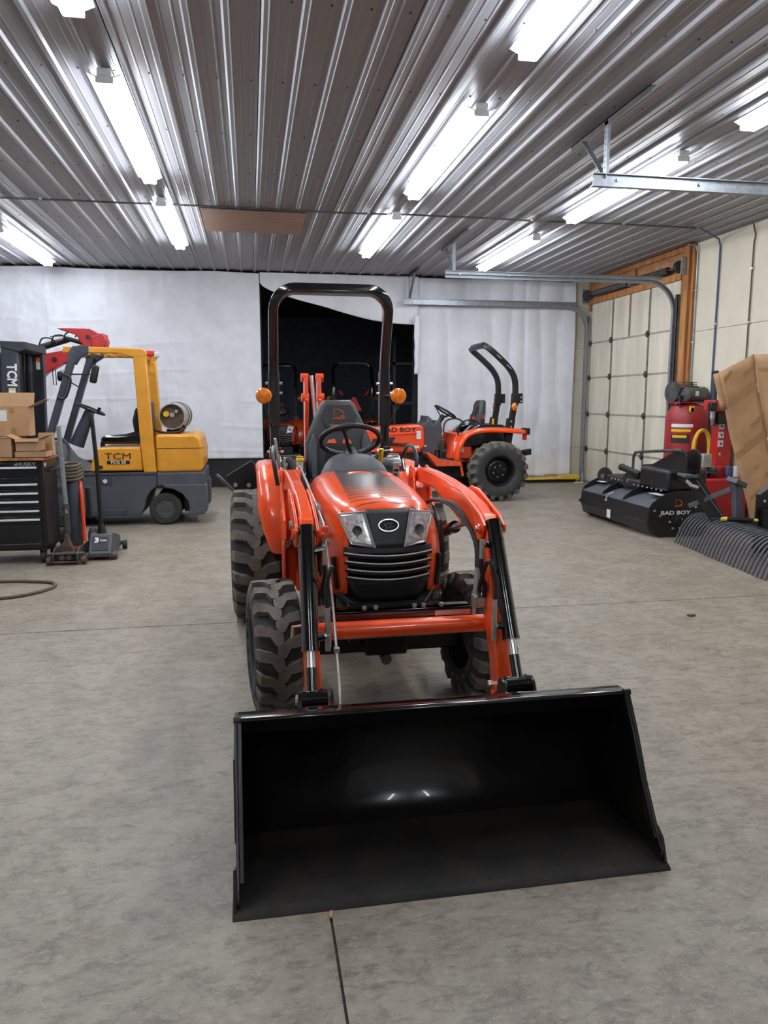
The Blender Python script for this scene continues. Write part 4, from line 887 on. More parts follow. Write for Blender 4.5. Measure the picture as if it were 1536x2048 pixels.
bd = fpr([(-1.33, 0.12), (-2.42, 0.12), (-2.48, 0.2), (-2.48, 0.5), (-2.36, 0.64), (-1.13, 0.64), (-1.13, 0.47), (-1.20, 0.42), (-1.26, 0.33), (-1.29, 0.2)], N0+0.01, N1-0.01, 'body', 'fork_grey', 0.012)
m = FM(); m.box(-2.3, -1.13, N0-0.004, N0+0.02, 0.615, 0.645); m.done('sill_trim', 'fork_dark', bd, bevel=0.004)
m = FM(); m.lathe([(0.001, -0.012), (0.025, -0.01), (0.025, 0)], (-1.72, N0+0.005, 0.545), (0, 1, 0), 16); m.done('side_lamp', 'white_plastic', bd)
m = FM(); m.box(-1.80, -1.65, N0-0.001, N0+0.012, 0.50, 0.60); m.done('lamp_recess', 'fork_dark', bd, sm=0)
m = FM(); m.box(-2.25, -1.5, N0-0.02, N0+0.02, 0.13, 0.20); m.done('step', 'fork_dark', bd, bevel=0.005)
hdx = fpr([(-1.90, 0.66), (-1.82, 0.915), (-1.78, 0.94), (-1.30, 0.945), (-1.28, 0.66)], N0+0.02, N1-0.02, 'engine_hood', 'fork_yellow', 0.02)
lettering('TCM', 0.105, 'decal_black', hdx, (-1.56-FO[0], N0+0.017-FO[1], 0.835), (1, 0, 0), (0, 0, 1), bold=0.0, sx=1.4)
m = FM(); m.box(-1.69, -1.43, N0+0.016, N0+0.02, 0.745, 0.785); m.done('model_plate', 'decal_black', hdx, sm=0)
lettering('FCG 25', 0.042, 'decal_white', hdx, (-1.56-FO[0], N0+0.014-FO[1], 0.765), (1, 0, 0), (0, 0, 1), bold=0.001, sx=1.3)
m = FM(); m.box(-1.80, -1.74, N0+0.014, N0+0.022, 0.69, 0.73); m.done('latch', 'flat_black', hdx, bevel=0.004)
fpr([(-2.42, 0.62), (-2.05, 0.62), (-1.90, 0.66), (-2.02, 0.68), (-2.2, 0.78), (-2.34, 0.98), (-2.42, 1.0)], N0+0.12, N1-0.12, 'dash_cowl', 'fork_dark', 0.02)
# wheels
fw = None
for x, r, y in ((-1.04, 0.192, N0+0.075), (-1.04, 0.192, N1-0.075), (-2.22, 0.25, N0+0.07), (-2.22, 0.25, N1-0.07)):
    m = FM(); w2 = 0.065
    m.lathe([(r*0.6, -w2), (r*0.92, -w2), (r, -w2+0.02), (r, w2-0.02), (r*0.92, w2), (r*0.6, w2)], (x, y, r), (0, 1, 0), 40, closed=True); tw = m.done('tire', 'old_rubber', FK, sm=40)
    m = FM(); m.lathe([(r*0.62, -w2+0.01), (r*0.55, -w2+0.012), (r*0.48, -w2+0.045), (r*0.22, -w2+0.04), (r*0.2, -w2+0.005), (0.001, -w2)], (x, y, r), (0, 1 if y < 9.8 else -1, 0), 30); m.done('rim', 'steel_dark', tw, sm=40)
# guard pillars and overhead guard
for y in (N0+0.05, N1-0.05):
    m = FM(); m.prism([(-1.275, 0.64), (-1.12, 0.64), (-1.15, 1.1), (-1.19, 2.06), (-1.33, 2.06), (-1.335, 1.99), (-1.30, 1.0)], 'y', y-0.04, y+0.04); m.done('rear_pillar', 'fork_yellow', FK, bevel=0.012)
    m = FM(); m.bar((-2.36, y, 0.95), (-1.99, y, 2.06), 0.075, 0.10, (0, 1, 0)); fp = m.done('front_pillar', 'fork_dark', FK, bevel=0.012)
    m = FM(); m.prism([(-2.06, 2.04), (-2.0, 2.12), (-1.82, 2.13), (-1.82, 2.05), (-1.93, 1.98), (-1.98, 1.9)], 'y', y-0.045, y+0.045); m.done('corner_gusset', 'fork_dark', FK, bevel=0.01)
    m = FM(); m.prism([(-2.12, 2.04), (-2.10, 2.12), (-1.22, 2.10), (-1.17, 2.05), (-1.19, 2.0), (-1.36, 2.0), (-1.5, 2.04)], 'y', y-0.042, y+0.042); m.done('roof_rail', 'fork_yellow', FK, bevel=0.012)
    if y < 9.8:
        m = FM(); m.tube([(-2.12, y-0.06, 1.80), (-2.06, y-0.08, 1.78), (-2.03, y-0.08, 1.72), (-2.09, y-0.08, 1.54), (-2.15, y-0.08, 1.52), (-2.19, y-0.06, 1.55)], 0.013, n=8, sm=3); m.done('grab_handle', 'satin_black', fp)
for k in range(7):
    x = -2.0+k*0.125; m = FM(); m.box(x-0.015, x+0.015, N0+0.09, N1-0.09, 2.06, 2.10); m.done('roof_bar', 'fork_yellow', FK, bevel=0.004)
m = FM(); m.box(-1.19, -1.10, N0+0.05, N0+0.14, 2.02, 2.08); m.done('tail_lamp', 'smv_red', FK, bevel=0.01)
m = FM(); m.box(-1.10, -1.05, N0+0.05, N0+0.14, 2.0, 2.06); m.done('reverse_lamp', 'white_plastic', FK, bevel=0.01)
# seat
m = FM(); m.prism([(-1.78, 0.97), (-1.80, 1.04), (-1.74, 1.075), (-1.5, 1.09), (-1.36, 1.13), (-1.30, 1.12), (-1.30, 0.97)], 'y', 9.55, 10.08); fs = m.done('seat', 'gloss_black', FK, bevel=0.03, seg=3)
m = FM(); m.prism([(-1.40, 1.1), (-1.42, 1.25), (-1.38, 1.40), (-1.32, 1.43), (-1.24, 1.40), (-1.24, 1.1)], 'y', 9.57, 10.06); m.done('backrest', 'gloss_black', FK, bevel=0.03, seg=3)
m = FM(); m.box(-1.26, -1.20, 9.6, 10.0, 1.06, 1.48); m.done('rear_screen', 'fork_dark', FK, bevel=0.01)
# steering
c = Vector((-1.93, 9.78, 1.39)); rr = Euler((0, math.radians(24), 0)).to_matrix()
m = FM(); m.tube([c+rr@Vector((0.17*math.cos(2*PI*k/30), 0.17*math.sin(2*PI*k/30), 0)) for k in range(30)], 0.013, n=8, closed=True); sw = m.done('steering_wheel', 'flat_black', FK)
m = FM()
for a in (30, 150, 270): m.bar(c+rr@Vector((0, 0, -0.02)), c+rr@Vector((0.17*math.cos(math.radians(a)), 0.17*math.sin(math.radians(a)), 0)), 0.03, 0.012)
m.ball(c+rr@Vector((0, 0, -0.02)), (0.05, 0.05, 0.03)); m.done('spokes', 'flat_black', sw)
m = FM(); m.cyl(c+rr@Vector((0.11, -0.12, 0.0)), c+rr@Vector((0.11, -0.12, 0.07)), 0.02); m.done('spinner_knob', 'flat_black', sw)
m = FM(); m.cyl(c+rr@Vector((0, 0, -0.03)), (-2.12, 9.78, 0.95), 0.06, 0.09, n=12); m.done('steering_column', 'fork_dark', FK)
m = FM(); m.prism([(-1.86, 0.72), (-1.80, 0.80), (-1.79, 0.98), (-1.82, 1.0), (-1.845, 0.98), (-1.85, 0.83), (-1.92, 0.74)], 'y', 9.8, 9.83); m.done('pedal_lever', 'flat_black', FK, bevel=0.005)
# mirror
m = FM(); m.obox((-1.78, 9.34, 1.80), (0.085, 0.05, 0.21), (0, math.radians(13), 0)); mi = m.done('mirror', 'satin_black', FK, bevel=0.03, seg=3)
m = FM(); m.cyl((-2.04, 9.36, 1.80), (-1.80, 9.36, 1.80), 0.008, n=8); m.done('mirror_arm', 'satin_black', mi)
for y in (9.5, 9.9):
    m = FM(); m.lathe([(0.001, 0.03), (0.05, 0.02), (0.06, -0.02), (0.05, -0.03), (0.001, -0.035)], (-2.19, y, 1.78), (1, 0, 0), 16); wl = m.done('work_lamp', 'flat_black', FK)
    m = FM(); m.tube([(-2.26, y-0.07, 1.86), (-2.26, y-0.07, 1.68), (-2.26, y+0.07, 1.68), (-2.26, y+0.07, 1.86)], 0.005, n=6, closed=True); m.cyl((-2.19, y, 1.73), (-2.08, y, 1.66), 0.008, n=6); m.done('lamp_guard', 'flat_black', wl)
m = FM(); m.tube([(-2.38, 9.42, 1.04), (-2.22, 9.42, 1.045), (-2.15, 9.42, 1.0), (-2.13, 9.42, 0.9), (-2.14, 9.42, 0.76), (-2.0, 9.42, 0.66)], 0.018, n=8, sm=4); m.done('hand_rail', 'steel_dark', FK)
# mast
for y, x1 in ((9.44, -2.625), (10.2, -2.53)):
    m = FM(); m.prism([(-2.80, 2.17), (x1, 2.165), (x1-0.06, 0.05), (-2.86, 0.05)], 'y', y-0.05, y+0.05); ms = m.done('outer_mast', 'mast_grey', FK, bevel=0.006)
    m = FM(); m.prism([(-2.79, 2.12), (-2.66, 2.12), (-2.72, 0.1), (-2.85, 0.1)], 'y', y+(0.05 if y < 9.8 else -0.11), y+(0.11 if y < 9.8 else -0.05)); m.done('inner_mast', 'fork_dark', FK, bevel=0.004)
    m = FM(); yy = 9.64 if y < 9.8 else 10.0; m.cyl((-2.68, yy, 2.08), (-2.74, yy, 0.3), 0.035, n=12); m.done('lift_ram', 'flat_black', FK)
    m = FM(); yy = 9.72 if y < 9.8 else 9.92; m.tube([(-2.64, yy, 2.08), (-2.68, yy, 1.0), (-2.7, yy, 0.3)], 0.012, n=7); m.done('mast_hose', 'hose_black', FK)
    if y < 9.8:
        lettering('TCM', 0.145, 'decal_white', ms, (-2.700-FO[0], y-0.0515-FO[1], 1.785), (-0.03, 0, -1), (1, 0, -0.03), bold=0.005, sx=0.85)
        m = FM(); m.obox((-2.705, y-0.051, 1.56), (0.075, 0.003, 0.16)); lp = m.done('capacity_plate', 'decal_white', ms, sm=0)
        m = FM(); m.obox((-2.705, y-0.0535, 1.63), (0.072, 0.003, 0.015)); m.done('plate_band', 'yellow', lp, sm=0)
    else:
        m = FM(); m.obox((-2.60, y-0.051, 1.93), (0.045, 0.003, 0.10)); m.done('mast_label', 'decal_white', ms, sm=0)
        m = FM(); m.obox((-2.60, y-0.0525, 2.0), (0.045, 0.003, 0.06)); m.done('mast_label', 'decal_orange', ms, sm=0)
m = FM(); m.box(-2.90, -2.83, 9.5, 10.14, 0.5, 2.05); m.done('load_backrest', 'flat_black', FK, bevel=0.004)
m = FM(); m.prism([(-2.81, 2.175), (-2.52, 2.165), (-2.52, 2.08), (-2.60, 2.05), (-2.80, 2.10)], 'y', 9.38, 10.26); m.done('mast_cross_head', 'mast_grey', FK, bevel=0.008)
m = FM(); m.box(-2.95, -2.88, 9.4, 10.24, 0.1, 0.5); cg = m.done('carriage', 'fork_dark', FK, bevel=0.006)
for y in (9.6, 10.04):
    m = FM(); m.prism([(-2.95, 0.45), (-2.99, 0.45), (-2.99, 0.1), (-3.95, 0.05), (-3.95, 0.035), (-2.95, 0.045)], 'y', y-0.06, y+0.06); m.done('fork', 'steel_dark', cg, bevel=0.004)
# gas bottle
c0 = Vector((-0.93, 9.42, 1.305)); c1 = Vector((-0.90, 10.2, 1.305)); d = (c1-c0).normalized()
t = thing('gas_bottle', 'dusty silver gas bottle lying on the forklift counterweight', 'gas bottle', (c0.x, 9.8, 1.09))
off = (c0.x, 9.8, 1.09)
m = M(off); m.lathe([(0.10, 0.06), (0.14, 0.07), (0.162, 0.12), (0.165, 0.18), (0.165, 0.62), (0.155, 0.68), (0.10, 0.74), (0.001, 0.76)], c0, d, 36); tb = m.done('bottle', 'tank_steel', t)
m = M(off); m.lathe([(0.001, 0.055), (0.148, 0.05), (0.148, 0.06), (0.001, 0.065)], c0, d, 30); m.done('bottle_end', 'rust_steel', t)
m = M(off); m.lathe([(0.145, -0.01), (0.158, -0.01), (0.16, 0.1), (0.148, 0.1)], c0, d, 36, closed=True); m.done('collar', 'tank_steel', t)
m = M(off); m.cyl(c0+Vector((-0.07, 0.02, 0.03)), c0+Vector((-0.07, 0.06, 0.03)), 0.035, n=16); m.done('gauge', 'yellow', t)
m = M(off); m.cyl(c0+Vector((0.0, 0.0, 0.02)), c0+Vector((0, 0.06, 0.02)), 0.028, n=12).cyl(c0+Vector((0.05, 0.02, 0.06)), c0+Vector((0.05, 0.06, 0.06)), 0.02, n=10); m.done('valve', 'zinc', t)
for q in (0.3, 0.58):
    m = M(off); m.lathe([(0.166, q), (0.171, q), (0.171, q+0.04), (0.166, q+0.04)], c0, d, 36, closed=True); m.done('strap', 'satin_black', t)
m = M(off); m.box(c0.x-0.08, c0.x+0.08, 9.5, 10.15, 1.097, 1.15); m.done('cradle', 'flat_black', t, bevel=0.01)
m = M(off); m.tube([c0+Vector((0.12, 0.1, -0.12)), (-0.78, 9.42, 1.17), (-0.86, 9.38, 1.12), (-1.05, 9.4, 1.115), (-1.18, 9.5, 1.16)], 0.014, n=8, sm=4); m.done('gas_hose', 'hose_black', t)
# ================================================================== RED BACKHOE ARM behind the forklift mast
o = (-2.9, 11.1, 0); RB = thing('backhoe_attachment', 'red folded backhoe arm standing behind the forklift mast', 'backhoe', o)
def rpr(prof, y0, y1, name, mt='redpaint', bevel=0.01, parent=RB):
    m = M(o); m.prism(prof, 'y', y0, y1); return m.done(name, mt, parent, bevel=bevel)
rpr([(-3.35, 0.4), (-3.2, 0.4), (-3.05, 1.3), (-2.92, 1.65), (-2.72, 1.86), (-2.45, 2.02), (-2.15, 2.16), (-2.2, 2.27), (-2.5, 2.17), (-2.85, 2.10), (-3.1, 1.95), (-3.28, 1.6)], 11.0, 11.16, 'boom')
for y in (10.97, 11.16): rpr([(-2.55, 2.46), (-2.50, 2.47), (-2.12, 2.46), (-2.02, 2.40), (-1.93, 2.40), (-1.90, 2.30), (-1.93, 2.2), (-2.15, 2.18), (-2.25, 2.28), (-2.3, 2.38)], y, y+0.025, 'bucket_linkage')
rpr([(-2.1, 2.36), (-1.95, 2.40), (-1.9, 2.3), (-1.95, 2.19), (-2.1, 2.2)], 10.95, 11.2, 'dipper_end')
m = M(o); m.cyl((-2.85, 11.08, 2.19), (-2.42, 11.08, 2.33), 0.045); m.done('cylinder', 'satin_black', RB)
m = M(o); m.cyl((-2.42, 11.08, 2.33), (-2.15, 11.08, 2.25), 0.03); m.done('cylinder_rod', 'satin_black', RB)
m = M(o); m.cyl((-2.78, 11.08, 1.95), (-2.35, 11.08, 2.06), 0.035); m.done('lower_cylinder', 'steel_dark', RB)
for k in range(4):
    x = -2.8+0.16*k; m = M(o); m.tube([(x, 11.02, 2.2+0.05*k), (x+0.05, 11.0, 2.32+0.04*k), (x+0.16, 11.0, 2.33+0.04*k), (x+0.24, 11.02, 2.26+0.04*k)], 0.01, n=6, sm=4); m.done('hydraulic_hose', 'hose_black', RB)
m = M(o); m.tube([(-2.66, 11.08, 2.36), (-2.48, 11.08, 2.37), (-2.40, 11.08, 2.45)], 0.008, n=6); m.done('lock_rod', 'satin_black', RB)
for x, z in ((-2.6, 2.05), (-2.15, 2.35)):
    m = M(o); m.cyl((x, 10.96, z), (x, 11.2, z), 0.03, n=12); m.done('pivot_pin', 'satin_black', RB)
m = M(o); m.box(-3.6, -3.1, 10.7, 11.4, 0.0, 0.45); m.done('mounting_frame', 'redpaint', RB, bevel=0.02)
# ================================================================== TOOL CHEST
o = (-2.3, 7.45, 0); CH = thing('tool_chest', 'black rolling tool chest with white drawer pulls at the left edge', 'tool chest', o)
CX0, CX1, CY0, CY1 = -2.75, -1.868, 7.22, 7.70
m = M(o); m.box(CX0, CX1, CY0+0.012, CY1, 0.13, 0.955); m.done('body', 'chest_black', CH, bevel=0.006)
m = M(o); m.box(CX0-0.01, CX1+0.015, CY0-0.01, CY1+0.01, 0.958, 0.982); m.done('wood_top', 'wood', CH, bevel=0.003)
edges = [0.945, 0.805, 0.695, 0.613, 0.535, 0.452, 0.37]; hz = [0.895, 0.741, 0.659, 0.581, 0.497, 0.417]
for i in range(6):
    m = M(o); m.box(CX0+0.02, CX1-0.045, CY0, CY0+0.03, edges[i+1]+0.004, edges[i]-0.004); dr = m.done('drawer', 'chest_black', CH, bevel=0.003)
    m = M(o); m.box(CX0+0.05, CX1-0.055, CY0-0.018, CY0, hz[i]-0.009, hz[i]+0.009); m.done('pull', 'decal_white', dr, bevel=0.003)
m = M(o); m.box(CX0+0.02, CX1-0.045, CY0, CY0+0.03, 0.15, 0.366); dr = m.done('drawer', 'chest_black', CH, bevel=0.003)
m = M(o); m.box(CX0+0.05, CX1-0.06, CY0-0.006, CY0, 0.185, 0.195); m.done('kick_strip', 'steel_dark', dr, bevel=0.002)
lettering('HUSKY', 0.042, 'zinc', CH, (-2.01-o[0], CY0-0.001-o[1], 0.926), (1, 0, 0), (0, 0, 1), bold=0.001, sx=1.25)
m = M(o); m.poly([(-2.115, CY0-0.002, 0.916), (-2.085, CY0-0.002, 0.916), (-2.10, CY0-0.002, 0.935)]); m.done('maker_mark', 'zinc', CH, sm=0)
m = M(o); m.box(CX1, CX1+0.002, CY0+0.05, CY0+0.10, 0.90, 0.93); m.done('price_tag', 'decal_white', CH, sm=0)
m = M(o); m.tube([(CX1, CY0+0.08, 0.86), (CX1+0.04, CY0+0.08, 0.86), (CX1+0.04, CY1-0.08, 0.86), (CX1, CY1-0.08, 0.86)], 0.010, n=7); m.done('side_handle', 'satin_black', CH)
for x in (CX0+0.08, CX1-0.06):
    for y in (CY0+0.07, CY1-0.07):
        m = M(o); m.lathe([(0.02, -0.016), (0.052, -0.016), (0.058, 0), (0.052, 0.016), (0.02, 0.016)], (x, y, 0.058), (1, 0, 0), 20); cs = m.done('caster', 'old_rubber', CH)
        m = M(o); m.prism([(y-0.03, 0.06), (y+0.03, 0.06), (y+0.04, 0.13), (y-0.04, 0.13)], 'x', x+0.018, x+0.022); m.prism([(y-0.03, 0.06), (y+0.03, 0.06), (y+0.04, 0.13), (y-0.04, 0.13)], 'x', x-0.022, x-0.018); m.done('caster_fork', 'steel_dark', cs, sm=0)
# boxes on the chest
def carton(label, x0, x1, y0, y1, z0, z1, flaps=(), rot=0.0, labels=(), tape=False, closed=False, name='cardboard_box'):
    c = ((x0+x1)/2, (y0+y1)/2, z0); hx, hy, hz_ = (x1-x0)/2, (y1-y0)/2, z1-z0; t_ = 0.005
    t = thing(name, label, 'box', c, rot)
    m = M(); m.box(-hx, hx, -hy, -hy+t_, 0, hz_).box(-hx, hx, hy-t_, hy, 0, hz_).box(-hx, -hx+t_, -hy+t_, hy-t_, 0, hz_).box(hx-t_, hx, -hy+t_, hy-t_, 0, hz_).box(-hx, hx, -hy, hy, 0, t_)
    if closed: m.box(-hx, hx, -hy, hy, hz_-t_, hz_)
    m.done('carton', 'cardboard', t, sm=0)
    for sd, ang, ln in flaps:
        a = math.radians(ang); ca, sa = math.cos(a)*ln, math.sin(a)*ln
        q = {'-y': [(-hx, -hy, hz_), (hx, -hy, hz_), (hx, -hy-ca, hz_+sa), (-hx, -hy-ca, hz_+sa)], '+y': [(-hx, hy, hz_), (hx, hy, hz_), (hx, hy+ca, hz_+sa), (-hx, hy+ca, hz_+sa)],
             '-x': [(-hx, -hy, hz_), (-hx, hy, hz_), (-hx-ca, hy, hz_+sa), (-hx-ca, -hy, hz_+sa)], '+x': [(hx, -hy, hz_), (hx, hy, hz_), (hx+ca, hy, hz_+sa), (hx+ca, -hy, hz_+sa)]}[sd]
        m = M(); m.poly(q); m.done('flap', 'cardboard_in', t, sm=0, solid=0.004, fix=False)
    for (lx, lz, lw, lh, mt_) in labels:
        m = M(); m.box(lx-lw/2, lx+lw/2, -hy-0.0012, -hy, lz-lh/2, lz+lh/2); m.done('paper_label' if mt_ == 'decal_white' else 'tape_strip', mt_, t, sm=0)
    return t
carton('open cardboard box with white label and a raised flap, tallest on the tool chest', -2.36, -2.03, 7.46, 7.69, 1.168, 1.44, (('+x', 25, 0.16), ('+y', 60, 0.15)), 0.05, ((-0.06, 0.19, 0.075, 0.10, 'decal_white'), (0.02, 0.235, 0.04, 0.05, 'tape'), (0.03, 0.05, 0.045, 0.06, 'tape')))
carton('plain cardboard box at the left photo edge, on the tool chest', -2.74, -2.40, 7.3, 7.62, 1.168, 1.47, (('-y', 40, 0.1),), 0.0, ((0.1, 0.24, 0.1, 0.05, 'decal_white'),))
carton('low closed cardboard box under the taller boxes, left end of the chest top', -2.66, -2.13, 7.24, 7.68, 0.984, 1.165, (), 0.0, (), closed=True)
carton('small open cardboard box with spread flaps at the front of the chest', -2.09, -1.89, 7.24, 7.43, 1.04, 1.15, (('-x', 25, 0.09), ('+x', 25, 0.08), ('-y', -50, 0.03)), -0.03)
carton('shallow dark cardboard tray under the small open box', -2.10, -1.835, 7.23, 7.45, 0.984, 1.038, (), 0.0)
carton('little tan carton standing right behind the small open box', -1.985, -1.84, 7.47, 7.59, 0.984, 1.15, (('+y', 60, 0.05),), 0.05)
carton('narrow upright carton at the right end of the chest top', -1.93, -1.86, 7.615, 7.68, 0.984, 1.10, (), 0.0, closed=True)
# ================================================================== FLOOR JACKS
def wheelx(m, c, r, w, ax=(1, 0, 0)): m.lathe([(0.01, -w), (r*0.9, -w), (r, -w*0.6), (r, w*0.6), (r*0.9, w), (0.01, w)], c, ax, 18)
o = (-1.70, 7.3, 0); J1 = thing('floor_jack', 'worn grey trolley jack with a pale upright pipe handle', 'floor jack', o)
for s in S2:
    m = M(o); m.prism([(7.10, 0.03), (7.10, 0.11), (7.2, 0.15), (7.6, 0.14), (7.72, 0.09), (7.72, 0.03)], 'x', -1.70+s*0.105-0.006, -1.70+s*0.105+0.006); m.done('side_plate', 'steel_dark', J1, bevel=0.003)
    m = M(o); wheelx(m, (-1.70+s*0.15, 7.16, 0.04), 0.04, 0.022); m.done('wheel', 'rust_steel', J1)
    m = M(o); wheelx(m, (-1.70+s*0.14, 7.66, 0.035), 0.035, 0.02); m.done('wheel', 'rust_steel', J1)
m = M(o); m.cyl((-1.86, 7.14, 0.105), (-1.54, 7.14, 0.105), 0.014).cyl((-1.82, 7.12, 0.03), (-1.58, 7.12, 0.03), 0.008); m.done('axle', 'rust_steel', J1)
m = M(o); m.box(-1.79, -1.61, 7.14, 7.5, 0.04, 0.09); m.done('ram_housing', 'flat_black', J1, bevel=0.006)
m = M(o); m.cyl((-1.73, 7.12, 0.07), (-1.73, 7.3, 0.07), 0.025).cyl((-1.67, 7.12, 0.07), (-1.67, 7.3, 0.07), 0.025); m.done('ram', 'steel_dark', J1)
m = M(o); m.prism([(-1.76, 0.12), (-1.64, 0.12), (-1.675, 0.2), (-1.685, 0.28), (-1.715, 0.28), (-1.725, 0.2)], 'y', 7.2, 7.27); m.done('handle_socket', 'rust_steel', J1, bevel=0.006)
m = M(o); m.cyl((-1.693, 7.24, 0.27), (-1.688, 7.22, 0.56), 0.026); hd_ = m.done('lower_handle', 'steel_dark', J1)
m = M(o); m.cyl((-1.688, 7.22, 0.47), (-1.705, 7.19, 1.275), 0.021); m.done('pipe_sleeve', 'galv', hd_)
o = (-1.43, 7.42, 0); J2 = thing('floor_jack', 'black 3 ton trolley jack with a slim black handle', 'floor jack', o)
m = M(o); m.prism([(7.28, 0.03), (7.28, 0.07), (7.40, 0.235), (7.47, 0.24), (7.8, 0.16), (7.86, 0.06), (7.86, 0.03)], 'x', -1.535, -1.33); jb = m.done('body', 'fork_grey', J2, bevel=0.01)
dn = Vector((0, -0.165, 0.12)).normalized(); up = Vector((0, 0.12, 0.165)).normalized()
cc = Vector((-1.432, 7.34, 0.1525))
def slab(c, w_, h_, t_): 
    m = M(o); x = Vector((1, 0, 0)); r0 = [m.v(c+x*(a*w_/2)+up*(b*h_/2)) for a, b in ((-1, -1), (1, -1), (1, 1), (-1, 1))]; r1 = [m.v(c+x*(a*w_/2)+up*(b*h_/2)+Vector((0, -0.81, 0.59))*t_) for a, b in ((-1, -1), (1, -1), (1, 1), (-1, 1))]; m.skin([r0, r1]); return m
slab(cc, 0.15, 0.15, 0.006).done('cover_plate', 'satin_black', jb, bevel=0.003)
slab(cc+up*0.03+Vector((0, -0.81, 0.59))*0.006, 0.12, 0.045, 0.002).done('sticker', 'decal_black', jb, sm=0)
lettering('3', 0.07, 'decal_white', jb, (-1.465-o[0], cc.y+up.y*0.03-0.0085-o[1], cc.z+up.z*0.03+0.006), (1, 0, 0), up, bold=0.004, sx=1.2)
lettering('TON', 0.028, 'decal_white', jb, (-1.405-o[0], cc.y+up.y*0.025-0.0085-o[1], cc.z+up.z*0.025+0.006), (1, 0, 0), up, bold=0.001)
for s in S2:
    m = M(o); wheelx(m, (-1.432+s*0.125, 7.33, 0.038), 0.038, 0.024); m.done('wheel', 'rust_steel' if s > 0 else 'steel_dark', J2)
    m = M(o); wheelx(m, (-1.432+s*0.14, 7.84, 0.04), 0.04, 0.02); m.done('wheel', 'flat_black', J2)
m = M(o); m.cyl((-1.432, 7.84, 0.05), (-1.27, 7.84, 0.08), 0.02); m.done('caster_arm', 'steel_dark', J2)
m = M(o); m.cyl((-1.432, 7.46, 0.2), (-1.436, 7.45, 0.33), 0.055, 0.025, n=12); m.done('handle_boot', 'flat_black', J2)
m = M(o); m.tube([(-1.436, 7.45, 0.3), (-1.44, 7.43, 0.9), (-1.462, 7.42, 1.37)], 0.020, n=10); m.done('handle', 'satin_black', J2)
m = M(o); m.lathe([(0.022, 0), (0.024, 0.01), (0.024, 0.1), (0.02, 0.11)], (-1.462, 7.42, 1.27), (-0.04, 0, 1), 12); m.done('grip', 'flat_black', J2)
# ================================================================== GAS CYLINDER on a small hand truck with coiled hose
o = (-1.78, 7.98, 0); TC = thing('cylinder_cart', 'dark gas cylinder on an orange hand truck beside the tool chest', 'cart', o)
m = M(o); m.lathe([(0.001, 0.03), (0.07, 0.03), (0.078, 0.06), (0.078, 0.66), (0.06, 0.73), (0.03, 0.77), (0.03, 0.82), (0.001, 0.82)], (-1.80, 7.98, 0), (0, 0, 1), 24); m.done('cylinder', 'fork_dark', TC)
m = M(o); m.tube([(-1.69, 7.9, 0.08), (-1.70, 7.93, 0.4), (-1.715, 7.97, 0.64), (-1.73, 8.0, 0.69), (-1.74, 8.04, 0.7)], 0.019, n=8, sm=3); m.done('frame', 'orange2', TC)
m = M(o); m.tube([(-1.86, 8.08, 0.08), (-1.86, 8.1, 0.7), (-1.74, 8.08, 0.72)], 0.015, n=8); m.done('frame', 'orange2', TC)
m = M(o); m.box(-1.90, -1.68, 7.88, 8.08, 0.02, 0.03); m.done('foot_plate', 'orange2', TC)
for s in S2:
    m = M(o); m.lathe([(0.03, -0.03), (0.09, -0.03), (0.10, -0.01), (0.10, 0.01), (0.09, 0.03), (0.03, 0.03)], (-1.78+s*0.14, 8.06, 0.10), (1, 0, 0.0), 22); wv = m.done('wheel', 'old_rubber', TC)
    m = M(o); m.cyl((-1.78+s*0.145-0.03, 8.06, 0.1), (-1.78+s*0.145+0.03, 8.06, 0.1), 0.035); m.done('hub', 'zinc', wv)
m = M(o); m.box(-1.68, -1.63, 7.98, 8.06, 0.3, 0.62); m.done('tool_pouch', 'flat_black', TC, bevel=0.01)
o = (-1.76, 7.86, 0.72); m = M(o)
pts = []
for k in range(140):
    a = 2*PI*k/28; pts.append((-1.795+(0.10+0.006*math.sin(k*0.9))*math.cos(a), 7.98+0.10*math.sin(a), 0.70+0.034*(k/28)+0.02*math.sin(a)))
m.tube(pts, 0.014, n=7); tag(m.done('coiled_hose', 'hose_tan'), 'coiled tan hose hung on the gas cylinder cart', 'hose')
m = M((-1.9, 6.4, 0)); m.tube([(-2.9, 6.5, 0.014), (-2.4, 6.52, 0.014), (-2.075, 6.505, 0.014), (-1.917, 6.492, 0.014), (-1.748, 6.444, 0.014), (-1.662, 6.405, 0.014), (-1.609, 6.345, 0.014), (-1.593, 6.263, 0.014), (-1.622, 6.169, 0.014), (-1.689, 6.07, 0.014), (-1.777, 5.994, 0.014), (-1.905, 5.942, 0.014), (-2.3, 5.87, 0.014), (-2.7, 5.85, 0.014)], 0.013, n=8, sm=5)
tag(m.done('air_hose', 'hose_tan'), 'loop of thin dark hose lying on the concrete at the left', 'hose')
# ================================================================== TILLER lying along y on the right
o = (4.6, 8.3, 0); TL = thing('rotary_tiller', 'black rotary tiller lettered in white, parked before the cream sectional door', 'tiller', o)
Y0, Y1 = 7.47, 9.15
def tpx(prof, y0, y1, name, mt='satin_black', bevel=0.006, parent=TL):
    m = M(o); m.prism(prof, 'y', y0, y1); return m.done(name, mt, parent, bevel=bevel)
fp_ = tpx([(4.265, 0.17), (4.27, 0.335), (4.285, 0.335), (4.285, 0.17)], Y0+0.01, Y1, 'front_panel')
tpx([(4.30, 0.05), (4.262, 0.17), (4.278, 0.17), (4.315, 0.05)], Y0+0.01, Y1, 'lower_flap')
m = M(o); m.prism([(4.278, 0.338), (4.46, 0.40), (4.62, 0.44), (4.98, 0.44), (4.98, 0.42), (4.62, 0.42), (4.28, 0.32)], 'y', Y0+0.01, Y1); m.done('hood_sheet', 'fork_grey', TL, bevel=0.003)
